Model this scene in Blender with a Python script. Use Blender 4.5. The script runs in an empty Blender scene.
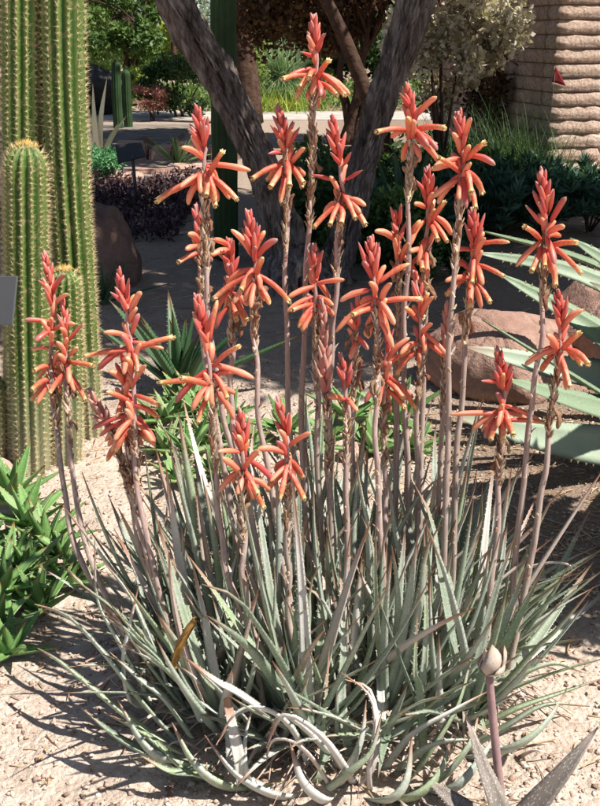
import bpy, bmesh, math, random
import numpy as np
from mathutils import Vector, Matrix, noise, Quaternion

random.seed(7)
np.random.seed(7)
SC = bpy.context.scene
COL = SC.collection
R = math.radians

# ------------------------------------------------------------------ camera, sky, sun
CAM_H = 1.15
PITCH = R(20)
FPX = 1000.0
cam_d = bpy.data.cameras.new('camera')
cam_d.sensor_fit = 'VERTICAL'
cam_d.sensor_height = 24
cam_d.lens = 24 * FPX / 806.0
cam_d.clip_start = 0.05
cam_d.clip_end = 2000
cam = bpy.data.objects.new('camera', cam_d)
COL.objects.link(cam)
cam.location = (0, 0, CAM_H)
cam.rotation_euler = (R(90) - PITCH, 0, 0)
SC.camera = cam

SUN_EL = R(57)
SUN_DIR = Vector((0.92, -0.38, 0)).normalized() * math.cos(SUN_EL) + Vector((0, 0, math.sin(SUN_EL)))
w = bpy.data.worlds.new('World')
SC.world = w
w.use_nodes = True
nt = w.node_tree
bg = nt.nodes['Background']
sky = nt.nodes.new('ShaderNodeTexSky')
sky.sky_type = 'NISHITA'
sky.sun_disc = False
sky.sun_elevation = SUN_EL
sky.sun_rotation = math.atan2(SUN_DIR.x, SUN_DIR.y)
nt.links.new(sky.outputs[0], bg.inputs[0])
bg.inputs[1].default_value = 0.055
sl = bpy.data.lights.new('sun', 'SUN')
sl.energy = 5.0
sl.angle = R(0.55)
sl.color = (1.0, 0.95, 0.87)
so = bpy.data.objects.new('sun', sl)
COL.objects.link(so)
so.rotation_euler = SUN_DIR.to_track_quat('Z', 'Y').to_euler()
SC.view_settings.view_transform = 'Standard'
SC.view_settings.look = 'None'
SC.view_settings.gamma = 1
SC.view_settings.exposure = 0.78
SC.view_settings.use_curve_mapping = False

# ------------------------------------------------------------------ pixel helpers (photo pixels -> world)
CF = Vector((0, math.cos(PITCH), -math.sin(PITCH)))
CU = Vector((0, math.sin(PITCH), math.cos(PITCH)))
def ray(px, py):
    return CF + Vector((1, 0, 0)) * ((px - 300) / FPX) - CU * ((py - 403) / FPX)
def P(px, py, Y):
    d = ray(px, py)
    return Vector((0, 0, CAM_H)) + d * (Y / d.y)
def G(px, py, z=0.0):
    d = ray(px, py)
    return Vector((0, 0, CAM_H)) + d * ((z - CAM_H) / d.z)

# ------------------------------------------------------------------ object helpers
def tag(o, label=None, cat=None, group=None, kind=None):
    if label: o['label'] = label
    if cat: o['category'] = cat
    if group: o['group'] = group
    if kind: o['kind'] = kind
    return o
def empty(name, loc, label=None, cat=None, group=None):
    o = bpy.data.objects.new(name, None)
    COL.objects.link(o)
    o.location = loc
    o.empty_display_size = 0.05
    return tag(o, label, cat, group)
def link(name, me, parent=None, mw=None):
    o = bpy.data.objects.new(name, me)
    COL.objects.link(o)
    if parent is not None:
        o.parent = parent
        o.matrix_parent_inverse = WORLD[parent.name].inverted() if parent.name in WORLD else Matrix.Translation(parent.location).inverted()
    if mw is not None:
        o.matrix_basis = mw
    WORLD[o.name] = mw.copy() if mw is not None else Matrix.Identity(4)
    return o
WORLD = {}

class MB:
    def __init__(s):
        s.v = []; s.f = []; s.t = []; s.r = []; s.m = []
    def vert(s, p, t=0.0, r=0.0):
        s.v.append(tuple(p)); s.t.append(t); s.r.append(r)
        return len(s.v) - 1
    def face(s, idx, m=0):
        s.f.append(idx); s.m.append(m)
    def mesh(s, name, mats, smooth=True):
        me = bpy.data.meshes.new(name)
        me.from_pydata(s.v, [], s.f)
        for m in (mats if isinstance(mats, (list, tuple)) else [mats]):
            me.materials.append(m)
        for nm, arr in (('t', s.t), ('r', s.r)):
            a = me.attributes.new(nm, 'FLOAT', 'POINT')
            a.data.foreach_set('value', np.array(arr, dtype=np.float32))
        if any(s.m):
            me.polygons.foreach_set('material_index', np.array(s.m, dtype=np.int32))
        if smooth:
            me.polygons.foreach_set('use_smooth', np.ones(len(s.f), dtype=bool))
        me.update()
        return me
    def build(s, name, mats, parent=None, smooth=True):
        return link(name, s.mesh(name, mats, smooth), parent)

def np_mesh(name, verts, faces_n, mat, r=None, t=None, smooth=False):
    """verts (N,3); faces: all with faces_n verts laid out consecutively or (F,k) int array"""
    me = bpy.data.meshes.new(name)
    F, k = faces_n.shape
    me.vertices.add(len(verts))
    me.vertices.foreach_set('co', verts.astype(np.float32).ravel())
    me.loops.add(F * k)
    me.loops.foreach_set('vertex_index', faces_n.astype(np.int32).ravel())
    me.polygons.add(F)
    me.polygons.foreach_set('loop_start', np.arange(0, F * k, k, dtype=np.int32))
    me.polygons.foreach_set('loop_total', np.full(F, k, dtype=np.int32))
    me.materials.append(mat)
    for nm, arr in (('r', r), ('t', t)):
        if arr is not None:
            a = me.attributes.new(nm, 'FLOAT', 'POINT')
            a.data.foreach_set('value', arr.astype(np.float32))
    if smooth:
        me.polygons.foreach_set('use_smooth', np.ones(F, dtype=bool))
    me.update(calc_edges=True)
    me.validate()
    return me

def smooth_path(pts, n):
    """Catmull-Rom resample to n points"""
    pts = [Vector(p) for p in pts]
    if len(pts) == 2:
        return [pts[0].lerp(pts[1], i / (n - 1)) for i in range(n)]
    e = [pts[0] * 2 - pts[1]] + pts + [pts[-1] * 2 - pts[-2]]
    out = []
    segs = len(pts) - 1
    for i in range(n):
        u = i / (n - 1) * segs
        k = min(int(u), segs - 1)
        f = u - k
        a, b, c, d = e[k], e[k + 1], e[k + 2], e[k + 3]
        out.append(0.5 * ((2 * b) + (c - a) * f + (2 * a - 5 * b + 4 * c - d) * f * f + (3 * b - a - 3 * c + d) * f ** 3))
    return out

def frames(pts, hint=Vector((0, 0, 1))):
    T = []
    for i in range(len(pts)):
        a = pts[max(i - 1, 0)]; b = pts[min(i + 1, len(pts) - 1)]
        T.append((b - a).normalized())
    n = hint - T[0] * hint.dot(T[0])
    if n.length < 1e-4:
        n = T[0].orthogonal()
    n.normalize()
    N = [n]
    for i in range(1, len(pts)):
        n = N[-1] - T[i] * N[-1].dot(T[i])
        N.append(n.normalized())
    return T, N

def tube(mb, pts, radii, n=8, cap=True, hint=Vector((0, 0, 1)), r=0.0, shape=None, t0=0.0, t1=1.0, mat=0):
    T, N = frames(pts, hint)
    rings = []
    L = len(pts)
    for i, p in enumerate(pts):
        B = T[i].cross(N[i])
        ring = []
        for k in range(n):
            a = 2 * math.pi * k / n
            rad = radii[i] * (shape(i, a) if shape else 1.0)
            ring.append(mb.vert(p + N[i] * (math.cos(a) * rad) + B * (math.sin(a) * rad), t0 + (t1 - t0) * i / (L - 1), r))
        rings.append(ring)
    for i in range(L - 1):
        for k in range(n):
            mb.face((rings[i][k], rings[i][(k + 1) % n], rings[i + 1][(k + 1) % n], rings[i + 1][k]), mat)
    if cap:
        mb.face(tuple(reversed(rings[0])), mat)
        mb.face(tuple(rings[-1]), mat)
    return rings

def blade(mb, pts, wmax, thick, hint, n=10, prof=None, channel=0.35, teeth=0.0, tstep=0.012, r=None, twist=0.0):
    """fleshy leaf: pts = centre path, hint = direction of the upper face"""
    r = random.random() if r is None else r
    pts = smooth_path(pts, n)
    T, N = frames(pts, hint)
    prof = prof or (lambda s: min(1.0, (1 - s) * 1.25) ** 0.8 * (0.75 + 0.5 * s if s < .5 else 1.0))
    rings = []
    edges = ([], [])
    for i, p in enumerate(pts):
        s = i / (n - 1)
        w_ = max(wmax * prof(s), wmax * 0.02) * 0.5
        th = thick * (0.25 + 0.75 * prof(s))
        q = Quaternion(T[i], twist * s)
        Ni = q @ N[i]
        B = T[i].cross(Ni)
        c = channel * w_
        prof2 = [(-1.0, c), (-0.5, c * 0.3), (0, 0.0), (0.5, c * 0.3), (1.0, c), (0.62, c * 0.35 - th * 0.55), (0, -th), (-0.62, c * 0.35 - th * 0.55)]
        rings.append([mb.vert(p + B * (x * w_) + Ni * y, s, r) for x, y in prof2])
        edges[0].append((p + B * (-w_) + Ni * c, -B, T[i])); edges[1].append((p + B * w_ + Ni * c, B, T[i]))
    for i in range(n - 1):
        for k in range(8):
            mb.face((rings[i][k], rings[i + 1][k], rings[i + 1][(k + 1) % 8], rings[i][(k + 1) % 8]))
    mb.face(tuple(rings[-1])); mb.face(tuple(reversed(rings[0])))
    if teeth > 0:
        for ed in edges:
            acc = 0.0
            for i in range(n - 2):
                a, bdir, td = ed[i]
                b = ed[i + 1][0]
                seg = (b - a).length
                while acc < seg:
                    f = acc / seg
                    if i > 0 or f > .5:
                        q = a.lerp(b, f)
                        h = teeth * random.uniform(.7, 1.2)
                        sdir = bdir.lerp(ed[i + 1][1], f)
                        v = [mb.vert(q - td * h * .55 - sdir * h * .2, 2.0, r), mb.vert(q + td * h * .55 - sdir * h * .2, 2.0, r), mb.vert(q + sdir * h * 1.05 + td * h * .35, 2.0, r)]
                        mb.face(tuple(v))
                    acc += tstep * random.uniform(.8, 1.25)
                acc -= seg
    return pts

# ------------------------------------------------------------------ materials
class MT:
    def __init__(s, name, rough=0.6, spec=0.3):
        s.m = bpy.data.materials.new(name)
        s.m.use_nodes = True
        s.nt = s.m.node_tree
        s.b = s.nt.nodes['Principled BSDF']
        s.b.inputs['Roughness'].default_value = rough
        s.b.inputs['Specular IOR Level'].default_value = spec
    def n(s, t, **k):
        nd = s.nt.nodes.new('ShaderNode' + t)
        for a, v in k.items():
            setattr(nd, a, v)
        return nd
    def l(s, a, b):
        s.nt.links.new(a, b)
    def coord(s, scale=(1, 1, 1), obj=True):
        tc = s.n('TexCoord')
        mp = s.n('Mapping')
        mp.inputs['Scale'].default_value = scale
        s.l(tc.outputs['Object' if obj else 'Generated'], mp.inputs[0])
        return mp.outputs[0]
    def noise(s, vec, scale, detail=4, rough=.6):
        nd = s.n('TexNoise')
        nd.inputs['Scale'].default_value = scale
        nd.inputs['Detail'].default_value = detail
        nd.inputs['Roughness'].default_value = rough
        if vec is not None:
            s.l(vec, nd.inputs['Vector'])
        return nd.outputs['Fac']
    def ramp(s, fac, stops, interp='LINEAR'):
        nd = s.n('ValToRGB')
        nd.color_ramp.interpolation = interp
        e = nd.color_ramp.elements
        while len(e) < len(stops):
            e.new(0.5)
        for i, (p, c) in enumerate(stops):
            e[i].position = p
            e[i].color = (c[0], c[1], c[2], 1) if len(c) == 3 else c
        s.l(fac, nd.inputs[0])
        return nd.outputs[0]
    def attr(s, name):
        nd = s.n('Attribute')
        nd.attribute_name = name
        return nd.outputs['Fac']
    def mix(s, fac, a, b, mode='MIX'):
        nd = s.n('Mix', data_type='RGBA', blend_type=mode)
        for sock, v in ((nd.inputs[0], fac), (nd.inputs[6], a), (nd.inputs[7], b)):
            if isinstance(v, (int, float)):
                sock.default_value = v
            elif isinstance(v, (tuple, list)):
                sock.default_value = (v[0], v[1], v[2], 1)
            else:
                s.l(v, sock)
        return nd.outputs[2]
    def math(s, op, a, b=0.0, clamp=False):
        nd = s.n('Math', operation=op, use_clamp=clamp)
        for sock, v in ((nd.inputs[0], a), (nd.inputs[1], b)):
            if isinstance(v, (int, float)):
                sock.default_value = v
            else:
                s.l(v, sock)
        return nd.outputs[0]
    def color(s, c):
        if isinstance(c, tuple):
            s.b.inputs['Base Color'].default_value = (*c, 1)
        else:
            s.l(c, s.b.inputs['Base Color'])
        s.c = c
        return s
    def bump(s, h, strength=.5, dist=.01):
        nd = s.n('Bump')
        nd.inputs['Strength'].default_value = strength
        nd.inputs['Distance'].default_value = dist
        s.l(h, nd.inputs['Height'])
        s.l(nd.outputs[0], s.b.inputs['Normal'])
        return s
    def translucent(s, fac=0.3, tint=(1, 1, 1)):
        tr = s.n('BsdfTranslucent')
        if isinstance(s.c, tuple):
            tr.inputs[0].default_value = tuple(min(1, s.c[i] * tint[i]) for i in range(3)) + (1,)
        else:
            s.l(s.mix(1.0, s.c, tint, 'MULTIPLY'), tr.inputs[0])
        mx = s.n('MixShader')
        mx.inputs[0].default_value = fac
        s.l(s.b.outputs[0], mx.inputs[1]); s.l(tr.outputs[0], mx.inputs[2])
        out = s.nt.nodes['Material Output']
        s.l(mx.outputs[0], out.inputs[0])
        return s

def randval(m):
    oi = m.n('ObjectInfo')
    return oi.outputs['Random']

# ground
m = MT('sandy_ground', .95, .1)
c = m.coord()
big = m.noise(c, 1.3, 5)
med = m.noise(c, 14, 6, .7)
fine = m.noise(c, 160, 4, .7)
col = m.ramp(med, [(.3, (.40, .31, .245)), (.5, (.55, .45, .375)), (.7, (.68, .58, .50))])
soil = m.ramp(fine, [(.3, (.16, .11, .08)), (.7, (.32, .235, .175))])
sep = m.n('SeparateXYZ'); m.l(c, sep.inputs[0])
# brown mulched soil under the big agave and in the beds behind
mr = m.n('MapRange'); m.l(m.math('ADD', sep.outputs[1], m.math('MULTIPLY', m.math('SUBTRACT', big, .5), 1.6)), mr.inputs[0])
mr.inputs[1].default_value = 2.9; mr.inputs[2].default_value = 3.7
dx = m.n('MapRange'); m.l(m.math('ADD', sep.outputs[0], m.math('MULTIPLY', m.math('SUBTRACT', med, .5), .3)), dx.inputs[0])
dx.inputs[1].default_value = .33; dx.inputs[2].default_value = .5
dy = m.n('MapRange'); m.l(m.math('ADD', sep.outputs[1], m.math('MULTIPLY', m.math('SUBTRACT', med, .5), .3)), dy.inputs[0])
dy.inputs[1].default_value = 1.72; dy.inputs[2].default_value = 1.95
soilmask = m.math('MAXIMUM', m.math('MULTIPLY', mr.outputs[0], .7), m.math('MULTIPLY', dx.outputs[0], dy.outputs[0]), True)
col = m.mix(m.math('MULTIPLY', soilmask, .9), col, soil)
spk = m.n('TexVoronoi'); spk.inputs['Scale'].default_value = 90; m.l(c, spk.inputs['Vector'])
col = m.mix(m.ramp(spk.outputs['Distance'], [(.0, (.55, .55, .55)), (.22, (0, 0, 0))]), col, m.mix(spk.outputs['Color'], (.2, .13, .1), (.62, .5, .42)))
col = m.mix(m.ramp(fine, [(.35, (.3, .3, .3)), (.55, (0, 0, 0))]), col, (.22, .14, .1))
m.color(col)
hh = m.math('ADD', m.math('MULTIPLY', med, 1.2), m.math('ADD', m.math('MULTIPLY', fine, .5), m.math('MULTIPLY', spk.outputs['Distance'], -.5)))
m.bump(hh, .9, .012)
M_GROUND = m.m

def simple(name, c, rough=.7, spec=.25, var=.25, scale=30, bump=.3, dist=.003, tr=0, tint=(1, 1, 1)):
    m = MT(name, rough, spec)
    co = m.coord()
    nz = m.noise(co, scale, 5)
    lo = tuple(x * (1 - var) for x in c); hi = tuple(min(1, x * (1 + var)) for x in c)
    m.color(m.ramp(nz, [(.3, lo), (.7, hi)]))
    if bump:
        m.bump(nz, bump, dist)
    if tr:
        m.translucent(tr, tint)
    return m.m

M_PEBBLE = MT('pebble', .9, .15)
M_PEBBLE.color(M_PEBBLE.ramp(M_PEBBLE.attr('r'), [(0, (.16, .10, .075)), (.3, (.42, .30, .23)), (.6, (.58, .47, .38)), (.85, (.36, .22, .17)), (1, (.68, .6, .52))]))
M_PEBBLE = M_PEBBLE.m
M_STRAW = MT('dry_straw', .8, .2)
M_STRAW.color(M_STRAW.ramp(M_STRAW.attr('r'), [(0, (.18, .09, .05)), (.35, (.45, .32, .17)), (.7, (.52, .42, .30)), (1, (.3, .13, .08))]))
M_STRAW = M_STRAW.m

def leafmat(name, stops, tipcol=None, toothcol=(.75, .68, .55), rough=.5, tr=.12, stripe=0, edge=None, obj_rand=True, spots=None, spec=.35, tip0=.84):
    """colour by leaf random + streaks along; tip fades to tipcol"""
    m = MT(name, rough, spec)
    c = m.coord((1, 1, 1))
    t = m.attr('t')
    rv = m.attr('r')
    nz = m.noise(c, 26, 4)
    fac = m.math('ADD', m.math('MULTIPLY', rv, .8), m.math('MULTIPLY', nz, .3), True)
    col = m.ramp(fac, stops)
    fine = m.noise(c, 260, 3)
    col = m.mix(m.math('MULTIPLY', m.ramp(fine, [(.45, (0, 0, 0)), (.7, (1, 1, 1))]), .25), col, (stops[-1][1][0] * 1.5, stops[-1][1][1] * 1.4, stops[-1][1][2] * 1.5))
    if tipcol:
        tt = m.n('MapRange'); m.l(m.math('ADD', t, m.math('MULTIPLY', rv, .12)), tt.inputs[0])
        tt.inputs[1].default_value = tip0;  tt.inputs[2].default_value = tip0 + .16
        col = m.mix(tt.outputs[0], col, tipcol)
    if spots:
        vo = m.n('TexVoronoi'); vo.inputs['Scale'].default_value = 1
        cx = m.n('CombineXYZ'); m.l(m.math('MULTIPLY', rv, 13), cx.inputs[0]); m.l(m.math('MULTIPLY', t, 34), cx.inputs[1]); m.l(cx.outputs[0], vo.inputs['Vector'])
        col = m.mix(m.ramp(vo.outputs['Distance'], [(.2, (.6, .6, .6)), (.34, (0, 0, 0))]), col, spots)
    tm = m.math('GREATER_THAN', t, 1.5)
    col = m.mix(tm, col, toothcol)
    m.color(col)
    m.bump(m.math('ADD', nz, m.math('MULTIPLY', fine, .3)), .25, .004)
    if tr:
        m.translucent(tr, (1.0, 1.15, .55))
    return m.m

M_GREY = leafmat('grey_aloe_leaf', [(0, (.12, .20, .115)), (.3, (.25, .32, .23)), (.5, (.40, .45, .385)), (.66, (.28, .37, .20)), (.82, (.52, .54, .49)), (1, (.66, .63, .59))], (.40, .25, .18), tr=.1, rough=.48)
M_DRYLEAF = leafmat('dried_aloe_leaf', [(0, (.33, .25, .18)), (.5, (.52, .42, .36)), (1, (.62, .57, .54))], (.45, .26, .18), rough=.7, tr=.1)
M_AMBER = simple('amber_dry_leaf', (.42, .24, .07), .7, .2, .35, 60, .3, .003, .35, (1, .8, .3))
M_GREEN = leafmat('green_aloe_leaf', [(0, (.05, .13, .035)), (.4, (.12, .26, .06)), (.75, (.19, .36, .11)), (1, (.36, .44, .23))], (.42, .24, .10), tr=.2, rough=.5, tip0=.90)
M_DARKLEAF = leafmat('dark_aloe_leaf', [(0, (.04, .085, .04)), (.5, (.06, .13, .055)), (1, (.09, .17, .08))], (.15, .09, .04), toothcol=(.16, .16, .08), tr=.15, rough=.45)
M_AGAVE = leafmat('big_aloe_leaf', [(0, (.13, .20, .10)), (.5, (.20, .27, .17)), (1, (.34, .40, .31))], (.32, .15, .12), toothcol=(.14, .10, .045), rough=.5, tr=.06, tip0=1.0)
M_SPOT = leafmat('spotted_leaf', [(0, (.15, .125, .105)), (1, (.23, .20, .17))], (.4, .32, .28), toothcol=(.62, .56, .5), spots=(.62, .57, .53), rough=.6, tr=.05)
M_VARIEG = leafmat('cream_striped_leaf', [(0, (.3, .4, .2)), (.5, (.7, .7, .5)), (1, (.85, .85, .7))], None, tr=.2)

# flowers
m = MT('open_flower', .36, .5)
t = m.attr('t')
rv = randval(m)
c1 = m.ramp(t, [(0, (.68, .14, .09)), (.25, (.80, .20, .12)), (.6, (.88, .32, .18)), (.82, (.86, .34, .13)), (.93, (.90, .66, .28)), (1, (.86, .74, .36))])
c2 = m.ramp(t, [(0, (.66, .12, .09)), (.3, (.82, .22, .13)), (.6, (.88, .33, .18)), (.85, (.92, .55, .30)), (.95, (.92, .74, .40)), (1, (.85, .75, .38))])
col = m.mix(rv, c1, c2)
st = m.n('Attribute'); st.attribute_name = 'r'
col = m.mix(m.math('MULTIPLY', st.outputs['Fac'], .45), col, (.60, .07, .05))
fc = m.coord()
fn = m.noise(fc, 9, 3)
col = m.mix(m.ramp(fn, [(.42, (0, 0, 0)), (.72, (.7, .7, .7))]), col, (.50, .05, .04))
m.color(col); m.bump(m.noise(m.coord((1, 1, .12)), 60, 3), .25, .004)
m.translucent(.28, (1.1, .7, .5))
M_FLOWER = m.m
m = MT('flower_bud', .38, .5)
t = m.attr('t')
rv = randval(m)
c1 = m.ramp(t, [(0, (.54, .07, .06)), (.5, (.64, .085, .075)), (.85, (.50, .12, .12)), (1, (.34, .2, .15))])
c2 = m.ramp(t, [(0, (.68, .14, .10)), (.5, (.80, .19, .13)), (.85, (.68, .25, .22)), (1, (.5, .32, .26))])
m.color(m.mix(rv, c1, c2))
m.translucent(.25, (1.1, .6, .5))
M_BUD = m.m
m = MT('coral_flower', .38, .5)
t = m.attr('t')
c1 = m.ramp(t, [(0, (.68, .14, .09)), (.4, (.84, .25, .145)), (.8, (.90, .38, .22)), (.95, (.74, .38, .2)), (1, (.46, .32, .16))])
c2 = m.ramp(t, [(0, (.70, .14, .11)), (.4, (.88, .32, .20)), (.8, (.92, .44, .28)), (.95, (.82, .46, .28)), (1, (.60, .42, .22))])
col = m.mix(randval(m), c1, c2)
col = m.mix(m.math('MULTIPLY', m.attr('r'), .35), col, (.58, .07, .05))
m.color(col); m.bump(m.noise(m.coord((1, 1, .12)), 60, 3), .2, .004)
m.translucent(.28, (1.1, .7, .5))
M_CORAL = m.m
m = MT('dull_bud', .6, .2)
m.color(m.ramp(m.attr('t'), [(0, (.5, .16, .13)), (.5, (.50, .22, .18)), (1, (.42, .30, .23))]))
M_DULLBUD = m.m
m = MT('flower_stem', .6, .25)
t = m.attr('t')   # 0 = bottom of the stem
c = m.coord((1, 1, 1))
nz = m.noise(c, 45, 4)
rv = m.attr('r')
base = m.ramp(t, [(0, (.36, .36, .25)), (.15, (.42, .33, .27)), (.45, (.42, .29, .28)), (.8, (.40, .19, .165)), (1, (.5, .12, .10))])
alt = m.ramp(t, [(0, (.40, .40, .30)), (.4, (.36, .32, .25)), (.8, (.38, .26, .2)), (1, (.5, .14, .12))])
col = m.mix(rv, base, alt)
col = m.mix(m.ramp(nz, [(.4, (0, 0, 0)), (.75, (.6, .6, .6))]), col, (.52, .44, .38))
st_ = m.noise(m.coord((1, 1, .08)), 220, 3)
col = m.mix(m.ramp(st_, [(.4, (0, 0, 0)), (.65, (.7, .7, .7))]), m.mix(.35, col, (.50, .35, .35)), (.26, .17, .15))
m.color(col); m.bump(m.noise(c, 300, 3), .25, .002)
M_STEM = m.m
m = MT('papery_bract', .75, .15)
m.color(m.ramp(m.attr('r'), [(0, (.34, .17, .11)), (.3, (.50, .34, .22)), (.65, (.66, .54, .38)), (1, (.72, .60, .55))]))
m.translucent(.25, (1, .9, .7))
M_BRACT = m.m

# cactus
m = MT('cactus_skin', .5, .3)
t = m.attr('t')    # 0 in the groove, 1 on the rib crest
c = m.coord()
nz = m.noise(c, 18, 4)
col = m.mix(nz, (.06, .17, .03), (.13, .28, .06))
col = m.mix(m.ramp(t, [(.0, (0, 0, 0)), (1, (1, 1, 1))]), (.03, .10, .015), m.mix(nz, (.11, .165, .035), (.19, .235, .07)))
rv = m.attr('r')   # height 0 at ground
scar = m.noise(c, 32, 5, .75)
col = m.mix(m.ramp(scar, [(.55, (0, 0, 0)), (.63, (.65, .65, .65))]), col, (.29, .25, .13))
col = m.mix(m.ramp(rv, [(.0, (.9, .9, .9)), (.12, (.6, .6, .6)), (.32, (0, 0, 0))]), col, (.34, .32, .22))
m.color(col); m.bump(m.noise(c, 120, 3), .2, .003)
M_CACTUS = m.m
M_AREOLE = simple('areole_wool', (.72, .63, .42), .9, .1, .2, 200, 0)
M_SPINE = simple('cactus_spine', (.66, .54, .30), .6, .2, .35, 60, 0)
M_WOOL = simple('golden_crown_spines', (.62, .40, .14), .7, .2, .3, 100, 0)
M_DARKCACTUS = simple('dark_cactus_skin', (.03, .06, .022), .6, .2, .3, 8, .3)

# bark
m = MT('grey_bark', .9, .1)
c = m.coord((1, 1, .16))
n1 = m.noise(c, 24, 7, .7)
n2 = m.noise(c, 70, 4, .7)
f = m.math('ADD', m.math('MULTIPLY', n1, .7), m.math('MULTIPLY', n2, .3))
m.color(m.ramp(f, [(.36, (.035, .027, .023)), (.47, (.14, .11, .10)), (.57, (.30, .25, .23)), (.70, (.48, .42, .39))]))
m.bump(f, 1.0, .03)
M_BARK = m.m
M_TRUNK2 = simple('dark_brown_bark', (.075, .045, .033), .95, .1, .5, 12, .9, .03)

# rock
def rock(name, stops, sc=3.0):
    m = MT(name, .9, .15)
    c = m.coord()
    n1 = m.noise(c, sc, 7, .62)
    n2 = m.noise(c, sc * 12, 5, .7)
    m.color(m.ramp(m.math('ADD', m.math('MULTIPLY', n1, .75), m.math('MULTIPLY', n2, .25)), stops))
    vo = m.n('TexVoronoi', feature='DISTANCE_TO_EDGE'); vo.inputs['Scale'].default_value = sc * 1.3
    m.l(c, vo.inputs['Vector'])
    m.bump(m.math('ADD', m.math('ADD', n2, n1), m.math('MINIMUM', m.math('MULTIPLY', vo.outputs[0], 8), .35)), .8, .02)
    return m.m
M_ROCK = rock('reddish_boulder', [(.35, (.22, .125, .095)), (.5, (.34, .21, .165)), (.62, (.44, .30, .245)), (.75, (.30, .19, .15))])
M_ROCK2 = rock('brown_rock', [(.35, (.13, .075, .06)), (.55, (.22, .135, .11)), (.7, (.30, .2, .17))])
M_BLACKROCK = rock('black_rock', [(.35, (.02, .02, .02)), (.7, (.07, .065, .06))])
M_BLOCK = MT('slump_block', .95, .1)
m = M_BLOCK
c = m.coord()
n1 = m.noise(c, 5, 5, .6); n2 = m.noise(c, 38, 6, .75)
cc = m.mix(m.attr('r'), m.ramp(n1, [(.3, (.72, .50, .39)), (.7, (.84, .65, .53))]), m.ramp(n1, [(.3, (.74, .55, .43)), (.7, (.85, .70, .58))]))
st_ = m.noise(c, 1.6, 5, .7)
cc = m.mix(m.ramp(st_, [(.5, (0, 0, 0)), (.75, (.4, .4, .4))]), cc, (.55, .32, .22))
m.color(m.mix(m.ramp(n2, [(.38, (.6, .6, .6)), (.58, (0, 0, 0))]), cc, (.30, .17, .12)))
m.bump(n2, 1.0, .035)
M_BLOCK = m.m
M_MORTAR = simple('mortar', (.33, .25, .2), .95, .1, .2, 30, .5)
M_CONC = simple('path_concrete', (.42, .38, .34), .9, .1, .25, 3, .3)
M_TERRACE = simple('terrace_paving', (.20, .165, .14), .95, .1, .35, 4, .4)  # paving colour darkened to stand for the shade lying on it
M_PINKSTONE = rock('pink_flagstone', [(.35, (.38, .22, .17)), (.6, (.55, .38, .31)), (.75, (.66, .52, .44))], 2)
M_SIGN = simple('dark_grey_sign_plate', (.10, .105, .115), .45, .4, .08, 5, 0)
M_SIGNFAR = simple('black_sign_plate', (.035, .035, .04), .4, .4, .1, 5, 0)
M_METAL = simple('sign_stake_metal', (.06, .06, .06), .5, .4, .1, 5, 0)
M_RED = simple('dark_red_flag', (.16, .008, .012), .6, .3, .15, 10, 0)
M_POD = leafmat('papery_pod', [(0, (.46, .37, .31)), (1, (.68, .58, .50))], (.6, .45, .35), rough=.8, tr=.2)
M_PODSTEM = simple('mauve_stem', (.30, .19, .19), .55, .3, .25, 40, .2)

def foliage_mat(name, stops, tr=.3, rough=.55, tint=(1, 1.1, .5)):
    m = MT(name, rough, .3)
    m.color(m.ramp(m.attr('r'), stops))
    m.translucent(tr, tint)
    return m.m
F_DARK = foliage_mat('dark_green_foliage', [(0, (.025, .055, .02)), (.5, (.05, .10, .035)), (1, (.10, .16, .05))])
F_MID = foliage_mat('mid_green_foliage', [(0, (.05, .10, .03)), (.5, (.11, .19, .05)), (1, (.22, .30, .09))])
F_LIME = foliage_mat('yellow_green_foliage', [(0, (.12, .2, .04)), (.5, (.26, .36, .07)), (1, (.46, .50, .12))])
F_PURPLE = foliage_mat('bronze_foliage', [(0, (.035, .02, .015)), (.5, (.09, .05, .03)), (.8, (.15, .08, .04)), (1, (.24, .19, .06))], tint=(1, .8, .5))
F_PALE = foliage_mat('silvery_pink_foliage', [(0, (.16, .13, .09)), (.3, (.42, .36, .28)), (.65, (.68, .60, .53)), (1, (.85, .79, .73))])
F_BLUE = foliage_mat('blue_grey_foliage', [(0, (.18, .24, .22)), (.5, (.35, .42, .40)), (1, (.6, .66, .66))])
F_YELLOW = foliage_mat('yellow_blossom', [(0, (.5, .4, .03)), (1, (.8, .65, .08))])
F_SILVERG = foliage_mat('fine_silver_green_blades', [(0, (.10, .16, .09)), (.5, (.22, .32, .18)), (1, (.42, .52, .36))])
F_TEAL = foliage_mat('teal_green_foliage', [(0, (.04, .14, .06)), (.5, (.09, .27, .12)), (1, (.2, .42, .2))])
F_SUCC = foliage_mat('dark_blue_green_foliage', [(0, (.02, .055, .04)), (.5, (.04, .10, .07)), (1, (.09, .17, .11))])  # dark blue-green leaves, tone varied at random per leaf
F_REDBL = foliage_mat('pink_red_blossom', [(0, (.10, .08, .04)), (.6, (.36, .14, .12)), (1, (.7, .45, .4))])
F_RUST = foliage_mat('dark_red_groundcover', [(0, (.03, .015, .02)), (.6, (.08, .035, .045)), (1, (.16, .12, .13))], tr=.15)

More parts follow.
